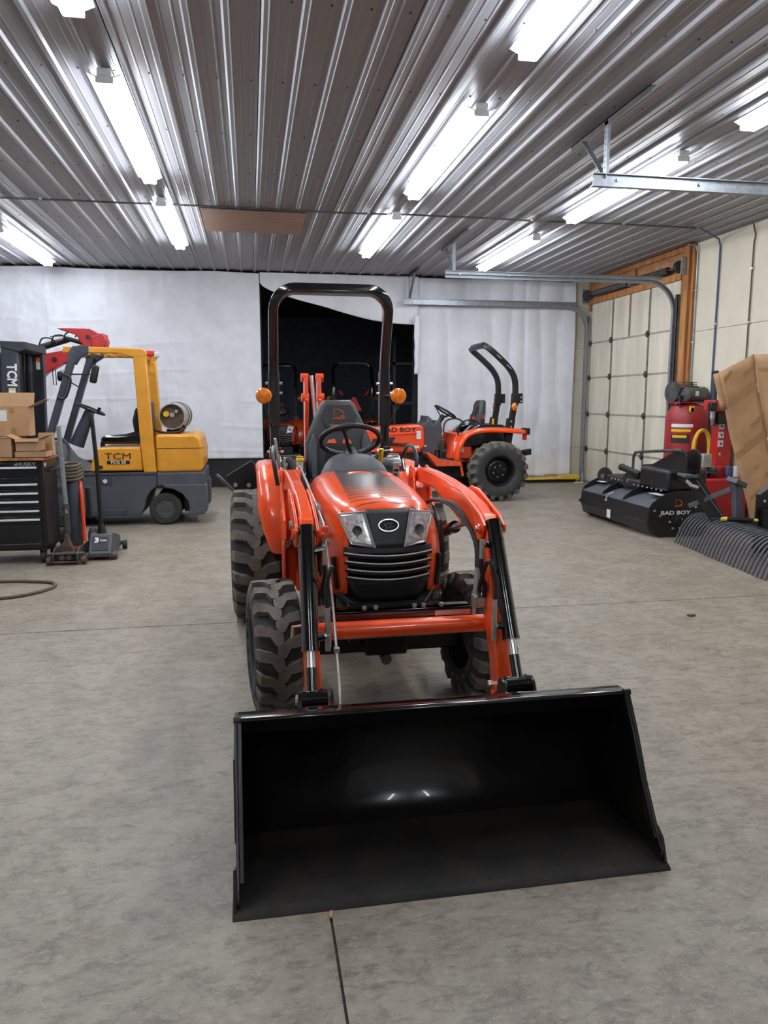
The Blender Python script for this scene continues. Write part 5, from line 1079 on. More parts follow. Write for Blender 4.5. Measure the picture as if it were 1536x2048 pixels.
rib = [(4.268, 0.33), (4.30, 0.385), (4.38, 0.445), (4.48, 0.49), (4.62, 0.51), (4.98, 0.51), (4.98, 0.1), (4.92, 0.0), (4.40, 0.0), (4.30, 0.05), (4.262, 0.17)]
for y in (Y0-0.015, 8.08, 8.6, Y1): tpx(rib if y in (Y0-0.015, Y1) else [(4.275, 0.336), (4.30, 0.385), (4.38, 0.445), (4.48, 0.49), (4.62, 0.51), (4.98, 0.51), (4.98, 0.43), (4.6, 0.43)], y, y+0.012, 'end_plate' if y in (Y0-0.015, Y1) else 'rib', bevel=0.003)
tpx([(4.262, 0.17), (4.24, 0.185), (4.262, 0.22)], Y1, Y1+0.05, 'corner_tab')
ep = [c for c in TL.children if c.name.startswith('end_plate')][0]
lettering('BAD BOY', 0.062, 'decal_white', ep, (4.585-o[0], Y0-0.0165-o[1], 0.27), (1, 0, 0), (0, 0, 1), bold=0.0012, sx=1.35)
emblem(ep, (4.62-o[0], Y0-0.018-o[1], 0.375), 0.05, (1, 0, 0), (0, 0, 1))
for x, z in ((4.33, 0.30), (4.40, 0.24), (4.52, 0.17), (4.56, 0.10), (4.64, 0.1), (4.66, 0.2), (4.82, 0.33)):
    m = M(o); m.cyl((x, Y0-0.028, z), (x, Y0-0.012, z), 0.013, n=8); m.done('plate_bolt', 'zinc', TL)
m = M(o); m.lathe([(0.001, -0.05), (0.03, -0.05), (0.035, -0.02), (0.07, -0.015), (0.07, 0)], (4.60, Y0-0.012, 0.18), (0, 1, 0), 18); m.done('rotor_bearing', 'flat_black', TL)
m = M(o); m.cyl((4.62, Y0, 0.2), (4.62, Y1, 0.2), 0.05, n=12); rot_ = m.done('rotor_shaft', 'steel_dark', TL)
for k in range(12):
    y = Y0+0.1+k*0.13
    for s in S2:
        a = k*0.9+(0 if s > 0 else PI); c, sn = math.cos(a), math.sin(a)
        m = M(o); m.tube([(4.62, y, 0.2), (4.62+0.12*c, y, 0.2+0.12*sn), (4.62+0.17*c, y+s*0.05, 0.2+0.17*sn)], 0.014, n=5); m.done('tine', 'steel_dark', rot_)
m = M(o); m.box(4.50, 4.98, 7.50, 8.12, 0.5, 0.735); gb = m.done('drive_cover', 'satin_black', TL, bevel=0.035, seg=3)
m = M(o); m.obox((4.499, 7.82, 0.56), (0.006, 0.06, 0.07)); m.done('inspection_hole', 'flat_black', gb)
for k in range(7):
    m = M(o); y = 7.55+0.10*k; m.cyl((4.455, y, 0.503), (4.455, y, 0.518), 0.013, n=8); m.done('flange_bolt', 'zinc', TL)
for k in range(4):
    m = M(o); y = 8.50+0.09*k; m.cyl((4.49, y, 0.51), (4.49, y, 0.53), 0.013, n=8); m.done('flange_bolt', 'zinc', TL)
m = M(o); m.prism([(7.36, 0.62), (7.36, 0.90), (7.42, 0.965), (7.52, 0.965), (8.05, 0.76), (8.28, 0.735), (8.28, 0.6)], 'x', 4.62, 4.64); m.done('hitch_plate', 'satin_black', TL, bevel=0.004)
m = M(o); m.prism([(7.36, 0.62), (7.36, 0.90), (7.42, 0.965), (7.52, 0.965), (8.05, 0.76), (8.28, 0.735), (8.28, 0.6)], 'x', 4.78, 4.80); m.done('hitch_plate', 'satin_black', TL, bevel=0.004)
m = M(o); m.tube([(4.6, 8.46, 0.5), (4.6, 8.46, 0.80), (4.6, 8.42, 0.855), (4.6, 8.34, 0.88), (4.6, 7.5, 0.955), (4.6, 7.42, 0.94)], 0.017, n=8, sm=3); m.done('hitch_hoop', 'steel_dark', TL)
m = M(o); m.cyl((4.55, 8.62, 0.67), (4.55, 8.18, 0.62), 0.04, n=12).ball((4.55, 8.64, 0.672), 0.045); m.done('shaft_guard', 'flat_black', TL)
for y, z, r in ((9.08, 0.52, 0.115), (8.40, 0.53, 0.12)):
    m = M(o); m.lathe([(0.04, -0.02), (r-0.01, -0.025), (r, 0), (r-0.01, 0.02), (0.04, 0.0)], (4.55, y, z), (0.9, 0.45, 0), 26); pl = m.done('pulley_guard', 'flat_black', TL)
    m = M(o); m.cyl((4.50, y-0.02, z), (4.62, y+0.03, z), 0.03, n=12); m.done('pulley_shaft', 'rust_steel', pl)
m = M(o); m.box(4.5, 4.95, 8.12, 8.95, 0.44, 0.56); m.done('gearbox', 'flat_black', TL, bevel=0.03)
m = M(o); m.box(4.44, 4.54, 7.56, 7.8, 0.4515, 0.4535); m.done('warning_decal', 'decal_white', TL, sm=0)
m = M(o); m.box(4.44, 4.52, 8.95, 9.1, 0.4515, 0.4535); m.done('warning_decal', 'decal_white', TL, sm=0)
m = M(o); m.box(4.260, 4.2645, 8.33, 8.42, 0.085, 0.185); m.done('serial_label', 'decal_white', TL, sm=0)
m = M(o); m.tube([(4.30, 8.35, 0.40), (4.272, 8.4, 0.37), (4.262, 8.45, 0.32), (4.26, 8.47, 0.28), (4.262, 8.43, 0.30)], 0.006, n=6, sm=3); m.done('tie_cord', 'white_plastic', TL)
m = M(o); m.obox((4.264, 8.37, 0.27), (0.006, 0.06, 0.05)); m.done('knock_out', 'flat_black', TL)
# ================================================================== LANDSCAPE RAKE
o = (4.45, 6.4, 0); RK = thing('landscape_rake', 'dark landscape rake with a long row of curved tines', 'rake', o)
ta, tb_ = Vector((4.41, 7.15, 0.004)), Vector((4.21, 5.46, 0.004)); u = (tb_-ta).normalized(); nv = Vector((-u.y, u.x, 0))
if nv.x < 0: nv = -nv
prof = smooth([Vector((a, 0, b)) for a, b in ((0.0, 0.0), (0.05, 0.13), (0.10, 0.225), (0.17, 0.285), (0.25, 0.31), (0.33, 0.30), (0.37, 0.27))], 3)
m = M(); m.sweep([nv*p.x+Vector((0, 0, p.z)) for p in prof], [(-0.006, -0.0125), (0.006, -0.0125), (0.006, 0.0125), (-0.006, 0.0125)], u); tine = m.done('tine', 'fork_grey', RK, sm=30)
NT = 27
for k in range(NT):
    p = ta+(tb_-ta)*(k/(NT-1))-Vector(o)
    if k == 0: tine.location = p
    else: dup(tine, RK, p)
m = M(o); m.bar(ta+nv*0.38+u*-0.05+Vector((0, 0, 0.27)), tb_+nv*0.38+u*0.1+Vector((0, 0, 0.27)), 0.08, 0.08); m.done('tool_bar', 'satin_black', RK, bevel=0.006)
m = M(o); m.bar((4.745, 6.60, 0.28), (4.69, 6.60, 0.70), 0.075, 0.075); m.done('hitch_post', 'fork_grey', RK, bevel=0.006)
m = M(o); m.obox((4.70, 6.60, 0.70), (0.16, 0.13, 0.05), (0.15, 0.35, 0.3)); m.done('post_cap', 'fork_grey', RK, bevel=0.006)
m = M(o); m.bar((4.66, 6.62, 0.63), (4.42, 6.95, 0.42), 0.02, 0.05); m.done('strut', 'fork_grey', RK, bevel=0.004)
m = M(o); m.bar((4.40, 6.9, 0.73), (4.62, 6.75, 0.31), 0.02, 0.14); m.done('side_plate', 'satin_black', RK, bevel=0.004)
m = M(o); m.bar((4.43, 6.86, 0.70), (4.68, 6.70, 0.30), 0.05, 0.015); m.done('strut', 'fork_grey', RK, bevel=0.003)
m = M(o); m.obox((4.33, 6.86, 0.745), (0.17, 0.12, 0.03), (0.1, 0.12, 0.25)); m.done('hitch_cap', 'fork_grey', RK, bevel=0.006)
m = M(o); m.tube([(4.30, 6.83, 0.70), (4.34, 6.8, 0.65), (4.41, 6.8, 0.63)], 0.018, n=8); m.done('hitch_pin', 'zinc', RK)
m = M(o); m.bar((4.55, 6.75, 0.30), (4.86, 6.45, 0.30), 0.06, 0.06); m.done('cross_bar', 'satin_black', RK, bevel=0.004)
m = M(o); m.cyl((4.58, 6.55, 0.345), (4.82, 6.48, 0.335), 0.022, n=10); tb2 = m.done('handle_tube', 'flat_black', RK)
for a, b in (((4.53, 6.565, 0.345), (4.585, 6.55, 0.345)), ((4.81, 6.483, 0.335), (4.86, 6.47, 0.33))):
    m = M(o); m.cyl(a, b, 0.014, 0.023, n=8); m.done('tube_tip', 'yellow_hose', tb2)
o = (5.0, 6.35, 0); BB = thing('box_blade', 'black bolted steel plate of an implement at the right photo edge', 'implement', o)
m = M(o); m.prism([(4.86, 0.0), (4.86, 0.58), (5.02, 0.69), (5.25, 0.69), (5.25, 0.0)], 'y', 6.5, 6.52); bp_ = m.done('end_plate', 'satin_black', BB, bevel=0.004)
m = M(o); m.bar((4.86, 6.49, 0.585), (5.03, 6.49, 0.70), 0.06, 0.012); m.done('edge_flange', 'fork_grey', BB, bevel=0.003)
m = M(o); m.box(4.9, 5.25, 6.15, 6.5, 0.05, 0.45); m.done('mould_board', 'satin_black', BB, bevel=0.02)
for x, z in ((5.0, 0.61), (4.94, 0.52), (4.93, 0.37)):
    m = M(o); m.cyl((x, 6.488, z), (x, 6.5, z), 0.014, n=8); m.done('plate_bolt', 'zinc', bp_)
# ================================================================== AIR COMPRESSOR
o = (5.84, 9.35, 0); AC = thing('air_compressor', 'upright dark red air compressor with dusty pump on top', 'compressor', o)
m = M(o); m.lathe([(0.12, 0.1), (0.22, 0.14), (0.268, 0.22), (0.275, 0.3), (0.275, 1.22), (0.262, 1.32), (0.2, 1.42), (0.1, 1.46), (0.001, 1.465)], (5.84, 9.35, 0), (0, 0, 1), 40); m.done('tank', 'red_dull', AC)
for k in range(3):
    a = 0.6+2*PI*k/3; x, y = 5.84+0.22*math.cos(a), 9.35+0.22*math.sin(a); m = M(o); m.box(x-0.04, x+0.04, y-0.02, y+0.02, 0, 0.24); m.done('foot', 'red_dull', AC)
def wrap(z0, z1, a0, a1, mt, nm, r=0.2765):
    m = M(o)
    m.grid(lambda u_, v_: (5.84+r*math.cos(math.radians(a0+(a1-a0)*u_)), 9.35+r*math.sin(math.radians(a0+(a1-a0)*u_)), z0+(z1-z0)*v_), 10, 1); return m.done(nm, mt, AC, sm=60)
wrap(1.14, 1.185, 195, 255, 'decal_white', 'brand_band'); wrap(1.08, 1.115, 195, 250, 'yellow', 'brand_band'); wrap(0.93, 1.045, 195, 248, 'decal_black', 'brand_band'); wrap(1.0, 1.035, 200, 240, 'yellow', 'brand_mark', 0.2775)
m = M(o); m.box(5.62, 6.06, 9.2, 9.5, 1.455, 1.475); m.done('pump_deck', 'red_dull', AC, bevel=0.004)
m = M(o); m.cyl((5.73, 9.22, 1.575), (6.04, 9.3, 1.575), 0.098, n=24); mo = m.done('motor', 'steel_dark', AC, bevel=0.008)
m = M(o); m.lathe([(0.03, -0.02), (0.085, -0.015), (0.092, 0.0), (0.085, 0.01)], (5.73, 9.22, 1.565), (0.96, 0.26, 0), 24); m.done('motor_end_bell', 'steel_dark', mo)
m = M(o); m.obox((5.84, 9.146, 1.585), (0.06, 0.004, 0.06), (0, 0, 0.27)); m.done('motor_plate', 'decal_white', mo, sm=0)
m = M(o); m.cyl((5.80, 9.24, 1.65), (5.92, 9.27, 1.65), 0.035, n=12); m.done('capacitor', 'flat_black', mo)
m = M(o); m.box(5.80, 5.96, 9.4, 9.52, 1.475, 1.66); m.done('pump_block', 'steel_dark', AC, bevel=0.01)
for k in range(6):
    m = M(o); m.box(5.78, 5.98, 9.38, 9.54, 1.61+0.024*k, 1.62+0.024*k); m.done('cooling_fin', 'steel_dark', AC)
m = M(o); m.lathe([(0.05, -0.03), (0.14, -0.03), (0.15, 0), (0.14, 0.03), (0.05, 0.03)], (5.70, 9.5, 1.6), (1, 0.1, 0), 24); m.done('belt_guard', 'steel_dark', AC)
m = M(o); m.tube([(5.78, 9.38, 1.62), (5.74, 9.3, 1.68), (5.82, 9.25, 1.72), (5.86, 9.3, 1.66)], 0.01, n=7, sm=4); m.done('discharge_pipe', 'rust_steel', AC)
m = M(o); m.box(5.60, 5.66, 9.16, 9.22, 1.5, 1.56).cyl((5.63, 9.19, 1.4), (5.63, 9.19, 1.5), 0.012); m.done('pressure_switch', 'flat_black', AC, bevel=0.005)
m = M(o); m.cyl((5.76, 9.13, 1.37), (5.76, 9.10, 1.37), 0.035, n=16); m.box(5.73, 5.79, 9.10, 9.14, 1.34, 1.42); m.done('gauge', 'yellow', AC, bevel=0.005)
# yellow hose coil
o = (5.78, 8.82, 1.1); m = M(o)
pts = []
for k in range(7*24):
    a = 2*PI*k/24; q = k/24
    pts.append((5.80+(0.115+0.012*math.sin(q*2.3))*math.cos(a)+0.008*math.sin(q*3), 8.93-0.006*q, 0.86+(0.25+0.012*math.cos(q*1.9))*math.sin(a)))
m.tube(pts, 0.0145, n=7); tag(m.done('yellow_hose_coil', 'yellow_hose'), 'coil of yellow air hose hanging before the red compressor', 'hose')
# ================================================================== TYRE CHANGER
o = (5.66, 8.55, 0); TCg = thing('tire_changer', 'red tyre changer with black hexagonal post and white instruction stickers', 'tyre changer', o)
m = M(o); m.prism([(5.30, 0.0), (5.30, 0.50), (5.36, 0.54), (6.0, 0.54), (6.05, 0.48), (6.05, 0.0)], 'y', 8.28, 8.92); bs = m.done('cabinet', 'redpaint', TCg, bevel=0.02)
m = M(o); m.box(5.88, 5.95, 8.274, 8.281, 0.42, 0.49); m.done('warning_sticker', 'yellow', bs, sm=0)
m = M(o); m.lathe([(0.001, 0.54), (0.09, 0.54), (0.07, 0.58), (0.2, 0.6), (0.2, 0.625), (0.001, 0.63)], (5.58, 8.55, 0), (0, 0, 1), 28); m.done('turntable', 'steel_dark', TCg)
for k in range(4):
    a = 0.4+k*PI/2; c = Vector((5.58+0.15*math.cos(a), 8.55+0.15*math.sin(a), 0.655)); m = M(o); m.obox(c, (0.10, 0.05, 0.05), (0, 0, a)); m.done('clamp_jaw', 'steel_dark', TCg, bevel=0.006)
m = M(o); m.cyl((5.30, 8.45, 0.62), (5.45, 8.5, 0.62), 0.012, 0.05, n=14); m.done('centre_cone', 'tank_steel', TCg)
m = M(o); m.box(5.50, 5.62, 8.40, 8.5, 0.68, 0.84).box(5.45, 5.66, 8.40, 8.48, 0.67, 0.69); m.done('bead_tool', 'tank_steel', TCg, bevel=0.01)
m = M(o); m.prism([(5.84, 0.5), (5.88, 1.05), (5.87, 1.40), (5.97, 1.42), (6.06, 1.1), (6.08, 0.5)], 'y', 8.68, 8.84); cl = m.done('column', 'redpaint', TCg, bevel=0.01)
m = M(o); m.prism([(5.62, 0.52), (5.76, 0.66), (5.9, 0.68), (6.05, 0.64), (6.05, 0.52)], 'y', 8.5, 8.86); m.done('column_base', 'redpaint', TCg, bevel=0.015)
for k, z in enumerate((1.17, 1.06, 0.95)):
    m = M(o); m.box(5.875, 5.945, 8.674, 8.681, z-0.04, z+0.04); st_ = m.done('instruction_sticker', 'decal_white', cl, sm=0)
    m = M(o); m.obox((5.915, 8.673, z-0.005), (0.02, 0.002, 0.03), (0, 0.5, 0)).obox((5.90, 8.673, z+0.012), (0.012, 0.002, 0.012)); m.done('sticker_pictogram', 'decal_black', st_, sm=0)
m = M(o); m.prism([(5.89, 0.80), (5.925, 0.80), (5.907, 0.845)], 'y', 8.674, 8.68); m.done('warning_sticker', 'yellow', cl, sm=0)
m = M(o); m.box(5.70, 5.98, 8.55, 8.78, 1.36, 1.50); hd2 = m.done('arm_head', 'redpaint', TCg, bevel=0.015)
m = M(o); m.box(5.64, 5.73, 8.52, 8.60, 1.37, 1.47); m.done('lock_block', 'satin_black', hd2, bevel=0.01)
m = M(o); m.cyl((5.745, 8.62, 1.18), (5.735, 8.62, 1.80), 0.036, n=6); m.done('hex_post', 'mast_grey', TCg, sm=0)
m = M(o); m.cyl((5.735, 8.62, 1.80), (5.735, 8.62, 1.86), 0.042, n=12); m.done('post_cap', 'flat_black', TCg)
m = M(o); m.cyl((5.83, 8.6, 1.5), (5.83, 8.6, 1.63), 0.03, n=12); m.done('air_cylinder', 'mast_grey', TCg)
m = M(o); m.cyl((5.83, 8.6, 1.63), (5.83, 8.6, 1.73), 0.028, n=12); m.done('lubricator', 'white_plastic', TCg)
m = M(o); m.cyl((5.72, 8.6, 1.36), (5.72, 8.6, 1.27), 0.03, n=12).cyl((5.72, 8.6, 1.27), (5.73, 8.6, 1.19), 0.03, 0.012, n=12); m.done('mount_head', 'tank_steel', TCg)
m = M(o); m.box(5.78, 5.92, 8.56, 8.74, 1.20, 1.34); m.done('arm_bracket', 'satin_black', TCg, bevel=0.01)
m = M(o); m.box(5.86, 5.93, 8.42, 8.49, 0.545, 0.68); m.done('paste_tub', 'blue_label', TCg, bevel=0.01)
m = M(o); m.cyl((5.96, 8.40, 0.545), (5.96, 8.40, 0.68), 0.035, n=14); m.done('spray_can', 'white_plastic', TCg, bevel=0.005)
m = M(o); m.prism([(5.30, 0.12), (5.12, 0.14), (5.10, 0.2), (5.30, 0.2)], 'y', 8.3, 8.36); m.done('pedal', 'satin_black', TCg, bevel=0.006)
# ================================================================== BIG CARDBOARD SHEET
o = (5.75, 7.5, 0); CB = thing('cardboard_sheet', 'large taped cardboard box flattened and leaning at the right edge', 'cardboard', o)
TLc, TRc, BRc, BLc = Vector((5.10, 7.60, 1.80)), Vector((5.475, 7.55, 2.00)), Vector((6.00, 7.52, 0.02)), Vector((5.62, 7.57, 0.0))
def cbp(a, b, c, d): return lambda u_, v_: a*(1-u_)*(1-v_)+b*u_*(1-v_)+c*u_*v_+d*(1-u_)*v_
pA = cbp(TLc, TRc, BRc, BLc); T2, B2 = Vector((5.85, 7.15, 1.975)), Vector((6.11, 7.08, 0.0)); pB = cbp(TRc, T2, B2, BRc)
def bow(f): return lambda u_, v_: f(u_, v_)+Vector((0.0, 0.03*math.sin(v_*5)+0.02*noise.noise((u_*3, v_*4, 2)), 0.012*noise.noise((u_*9, v_*9, 0)) if v_ in (0, 1) else 0))
for f, nm in ((bow(pA), 'panel'), (bow(pB), 'panel')):
    m = M(o); m.grid(f, 8, 20); m.done(nm, 'cardboard', CB, sm=60, solid=0.008)
m = M(o); m.grid(lambda u_, v_: pA(0, v_*0.22)+Vector((-0.035*u_, 0.05*u_, -0.02*u_)), 2, 5); m.done('side_flap', 'cardboard_in', CB, sm=60, solid=0.006)
fA = bow(pA); fB = bow(pB)
def strip_on(f, u0, v0, u1, v1, w_, nm='tape_strip', mt='tape'):
    m = M(o)
    def g(a, b):
        p = f(u0+(u1-u0)*a, v0+(v1-v0)*a+w_*(b-0.5)); return (p.x-0.002, p.y-0.0065, p.z)
    m.grid(g, 6, 1); m.done(nm, mt, CB, sm=60)
for q in ((0.1, 0.06, 0.35, 0.035, 0.03), (0.65, 0.09, 0.98, 0.06, 0.03), (0.1, 0.20, 0.98, 0.16, 0.05), (0.6, 0.38, 0.98, 0.345, 0.03), (0.02, 0.52, 0.98, 0.44, 0.04), (0.3, 0.47, 0.95, 0.43, 0.02), (0.1, 0.79, 0.45, 0.745, 0.025), (0.7, 0.67, 0.99, 0.635, 0.025), (0.45, 0.62, 0.6, 0.60, 0.015)): strip_on(fA, *q)
for q in ((0.05, 0.085, 0.9, 0.08, 0.025), (0.05, 0.4, 0.9, 0.39, 0.03)): strip_on(fB, *q)
for v_ in (0.17, 0.2, 0.47, 0.5):
    p = fA(0.99, v_); m = M(o); m.obox((p.x, p.y-0.009, p.z), (0.012, 0.004, 0.045), (0, -0.28, 0)); m.done('torn_patch', 'decal_white', CB, sm=0)
# ================================================================== YELLOW RAMP by the wall
o = (5.5, 13.0, 0); YR = thing('service_ramp', 'low yellow steel ramp with a handle on the floor by the back curtain', 'ramp', o)
m = M(o); m.prism([(4.95, 0.075), (5.55, 0.085), (5.95, 0.13), (5.95, 0.11), (5.55, 0.06), (4.95, 0.055)], 'y', 12.9, 13.15); m.done('deck', 'yellow', YR, bevel=0.003)
m = M(o); m.prism([(5.55, 0.06), (5.95, 0.055), (5.95, 0.13), (5.62, 0.13)], 'y', 12.885, 12.9); m.done('side_lip', 'yellow', YR, bevel=0.003)
m = M(o); m.box(4.95, 5.9, 12.92, 13.12, 0.0, 0.055); m.done('base', 'flat_black', YR, bevel=0.004)
m = M(o); m.tube([(5.30, 12.95, 0.075), (5.30, 12.95, 0.145), (5.52, 12.95, 0.145), (5.52, 12.95, 0.075)], 0.009, n=7); m.done('handle', 'decal_orange', YR)
# ================================================================== SECOND TRACTOR (same make, facing -x)
def clone(names, parent, cnt=None):
    out = []
    for ch in list(T.children):
        b = ch.name.split('.')[0]
        if b in names: out.append(dup(ch, parent))
    return out
T2 = thing('compact_tractor', 'orange tractor parked side-on before the white curtain, roll bar leaning forward', 'tractor', (0.945, 11.34, 0), -PI/2)
clone({'front_wheel', 'rear_wheel', 'front_axle', 'chassis_rail', 'engine_block', 'transmission', 'deck', 'seat_backrest', 'seat_cushion', 'seat_base', 'fender', 'fender_console', 'steering_wheel', 'steering_column', 'grab_handle', 'tail_lamp'}, T2)
for c in T2.children:
    if c.name.startswith('front_wheel'): c.rotation_euler = (c.rotation_euler[0], 0, 0)
    if c.name.startswith('steering_wheel') or c.name.startswith('steering_column'): c.location = (0, 0.06, 0.06)
# local frame: y' = Y-2.5 of the main tractor; near side is x = -
def QM(): return M((0, 0, 0))
def qpr(prof, x0, x1, name, mt='orange2', bevel=0.015, parent=None, seg=2):
    m = QM(); m.prism(prof, 'x', x0, x1); return m.done(name, mt, parent or T2, bevel=bevel, seg=seg)
h2 = qpr([(0.62, 0.70), (0.60, 0.92), (0.66, 1.04), (0.9, 1.10), (1.55, 1.135), (1.63, 1.10), (1.65, 0.95), (1.65, 0.80), (1.56, 0.72)], -0.29, 0.29, 'hood', bevel=0.035, seg=3)
qpr([(0.95, 0.97), (1.52, 1.0), (1.52, 1.02), (0.95, 1.0)], 0.285, 0.305, 'hood_crease', parent=h2, bevel=0.004)
qpr([(0.8, 0.80), (0.85, 0.93), (1.2, 0.95), (1.12, 0.84)], 0.28, 0.296, 'hood_vent', 'flat_black', parent=h2, bevel=0.006)
qpr([(1.0, 0.68), (1.1, 0.81), (1.6, 0.84), (1.6, 0.72)], 0.23, 0.25, 'side_panel', parent=h2, bevel=0.006)
lettering('BAD BOY', 0.10, 'decal_black', h2, (0.2915, 1.24, 1.055), (0, 1, 0), (0, 0.0, 1), bold=0.003, sx=1.25)
for y, z, a, b in ((1.55, 0.98, 0.07, 0.12), (1.48, 0.80, 0.16, 0.035)):
    m = QM(); m.box(0.290, 0.294, y-a/2, y+a/2, z-b/2, z+b/2); m.done('hood_decal', 'decal_white', h2, sm=0)
m = QM(); m.cyl((0.33, 0.95, 0.86), (0.33, 1.38, 0.84), 0.022, n=12); m.done('muffler_rod', 'gloss_black', T2)
qpr([(1.62, 0.66), (1.58, 0.80), (1.60, 1.13), (1.68, 1.17), (1.70, 1.27), (1.76, 1.22), (1.78, 1.12), (1.86, 1.20), (1.90, 1.18), (1.93, 1.06), (1.92, 0.92), (1.86, 0.80), (1.88, 0.72), (1.83, 0.74), (1.80, 0.64), (1.76, 0.70), (1.72, 0.62)], -0.25, 0.25, 'dash_pedestal', 'dash_grey', bevel=0.02)
m = QM(); m.box(0.25, 0.255, 1.62, 1.68, 0.80, 0.825); m.done('dash_label', 'decal_white', T2, sm=0)
qpr([(1.62, 0.72), (1.67, 0.72), (1.86, 0.61), (2.16, 0.59), (2.16, 0.52), (1.78, 0.52)], 0.26, 0.52, 'footstep', bevel=0.006)
qpr([(2.14, 0.55), (2.17, 0.55), (2.21, 0.37), (2.18, 0.36)], 0.44, 0.5, 'step_bracket', bevel=0.004)
m = QM(); m.box(0.1, 0.5, 1.86, 2.2, 0.598, 0.61); m.done('foot_mat', 'seat_side', T2)
for k in range(3):
    m = QM(); m.cyl((0.525, 1.88+0.12*k, 0.56), (0.515, 1.88+0.12*k, 0.56), 0.012, n=8); m.done('step_bolt', 'zinc', T2)
qpr([(2.0, 0.62), (2.05, 0.85), (2.12, 1.0), (2.35, 1.0), (2.35, 0.62)], -0.40, 0.40, 'fender_skirt', bevel=0.015)
m = QM(); m.box(0.40, 0.405, 2.07, 2.22, 0.72, 0.88); m.done('caution_label', 'decal_white', T2, sm=0)
for k, (y, z) in enumerate(((2.4, 1.2), (2.56, 1.22))):
    m = QM(); m.cyl((0.30, y, 1.1), (0.30, y, z), 0.007, n=7); lv = m.done('control_lever', 'satin_black', T2)
    m = QM(); m.cyl((0.30, y, z-0.01), (0.30, y+0.01, z+0.05), 0.016, 0.02, n=8); m.done('knob', 'smv_red', lv)
m = QM(); m.cyl((0.27, 2.72, 1.13), (0.27, 2.72, 1.22), 0.018, n=8); m.done('yellow_knob', 'yellow', T2)
m = QM(); m.box(-0.55, -0.30, 3.16, 3.22, 0.98, 1.08); m.done('fender_cap', 'flat_black', T2, bevel=0.012)
m = QM(); m.box(0.30, 0.55, 3.16, 3.22, 0.98, 1.08); m.done('fender_cap', 'flat_black', T2, bevel=0.012)
# roll bar, bent far forward
hp2 = [(-0.40, 3.02, 1.56), (-0.40, 3.015, 1.74), (-0.40, 2.985, 1.86), (-0.40, 2.90, 1.99), (-0.40, 2.74, 2.14), (-0.40, 2.60, 2.255), (-0.36, 2.545, 2.30), (-0.30, 2.53, 2.312)]
hp2 = smooth(hp2, 3); hp2 = hp2+[Vector((-p.x, p.y, p.z)) for p in hp2[::-1]]
m = QM(); rings = []
for i, p in enumerate(hp2):
    d = (hp2[min(i+1, len(hp2)-1)]-hp2[max(i-1, 0)]).normalized(); f_ = Vector((0, -0.6, -0.8)); f_ = (f_-d*f_.dot(d)).normalized()
    if abs(d.z) > 0.85: f_ = Vector((0, -1, 0)); f_ = (f_-d*f_.dot(d)).normalized()
    s_ = d.cross(f_); rings.append([m.v(p+s_*a+f_*b) for a, b in rrect(0.062, 0.085, 0.012, 2)])
m.skin(rings); rb2 = m.done('roll_bar', 'satin_black', T2, sm=40)
for y0_, z0_, y1_, z1_ in ((2.93, 1.965, 2.86, 2.02), (2.77, 2.11, 2.70, 2.165)):
    m = QM(); m.bar((0.434, y0_, z0_), (0.434, y1_, z1_), 0.004, 0.065, (1, 0, 0)); m.done('bar_sticker', 'decal_white', rb2, sm=0)
for s in S2:
    m = QM(); m.bar((s*0.40, 3.01, 1.42), (s*0.40, 3.02, 1.60), 0.085, 0.10, (0, 1, 0)); m.box(s*0.40-0.03, s*0.40+0.03, 3.06, 3.13, 1.45, 1.60); sl2 = m.done('hinge_sleeve', 'flat_black', rb2, bevel=0.006)
    for z in (1.48, 1.54):
        m = QM(); m.cyl((s*0.44, 3.10, z), (s*0.425, 3.10, z), 0.014, n=8); m.done('hinge_bolt', 'zinc', sl2)
    m = QM(); m.bar((s*0.40, 2.94, 1.0), (s*0.40, 3.01, 1.45), 0.07, 0.085, (0, 1, 0)); m.bar((s*0.40, 2.90, 0.8), (s*0.40, 2.96, 1.22), 0.082, 0.12, (0, 1, 0)); lp2 = m.done('lower_post', 'flat_black', rb2, bevel=0.006)
    for z in (1.10, 1.18):
        m = QM(); m.cyl((s*0.445, 2.95, z), (s*0.43, 2.95, z), 0.015, n=8); m.done('post_bolt', 'zinc', lp2)
    m = QM(); m.ball((s*0.46, 2.99, 1.40), (0.03, 0.045, 0.065)); m.done('signal_lamp', 'amber', T2)
for z in (0.66, 0.70):
    m = QM(); m.cyl((0.3, 3.15, z), (0.3, 3.33, z+0.03), 0.03, n=10); m.done('hitch_link', 'flat_black', T2)
# ================================================================== tractors parked in the dark bay
T3 = thing('compact_tractor', 'dim orange tractor facing out of the dark opening, seen left of the black seat', 'tractor', (0.62, 14.1, 0), 0.0)
clone({'front_wheel', 'rear_wheel', 'hood', 'engine_block', 'transmission', 'fender', 'roll_bar', 'steering_wheel', 'seat_backrest', 'signal_lamp', 'chassis_rail', 'dash_cowl'}, T3)
T4 = thing('compact_tractor', 'dim tractor in the dark opening with a red slow-vehicle triangle on its rear', 'tractor', (2.12, 18.6, 0), PI)
clone({'front_wheel', 'rear_wheel', 'hood', 'engine_block', 'transmission', 'fender', 'roll_bar', 'steering_wheel', 'seat_backrest', 'signal_lamp', 'chassis_rail', 'dash_cowl'}, T4)
m = QM(); m.prism([(-0.17, 1.28), (0.17, 1.28), (0.03, 1.56), (-0.03, 1.56)], 'y', 3.12, 3.125); tri = m.done('slow_vehicle_triangle', 'smv_red', T4, sm=0)
m = QM(); m.bar((0, 3.1, 0.7), (0, 3.1, 1.4), 0.03, 0.02); m.done('triangle_post', 'flat_black', tri)
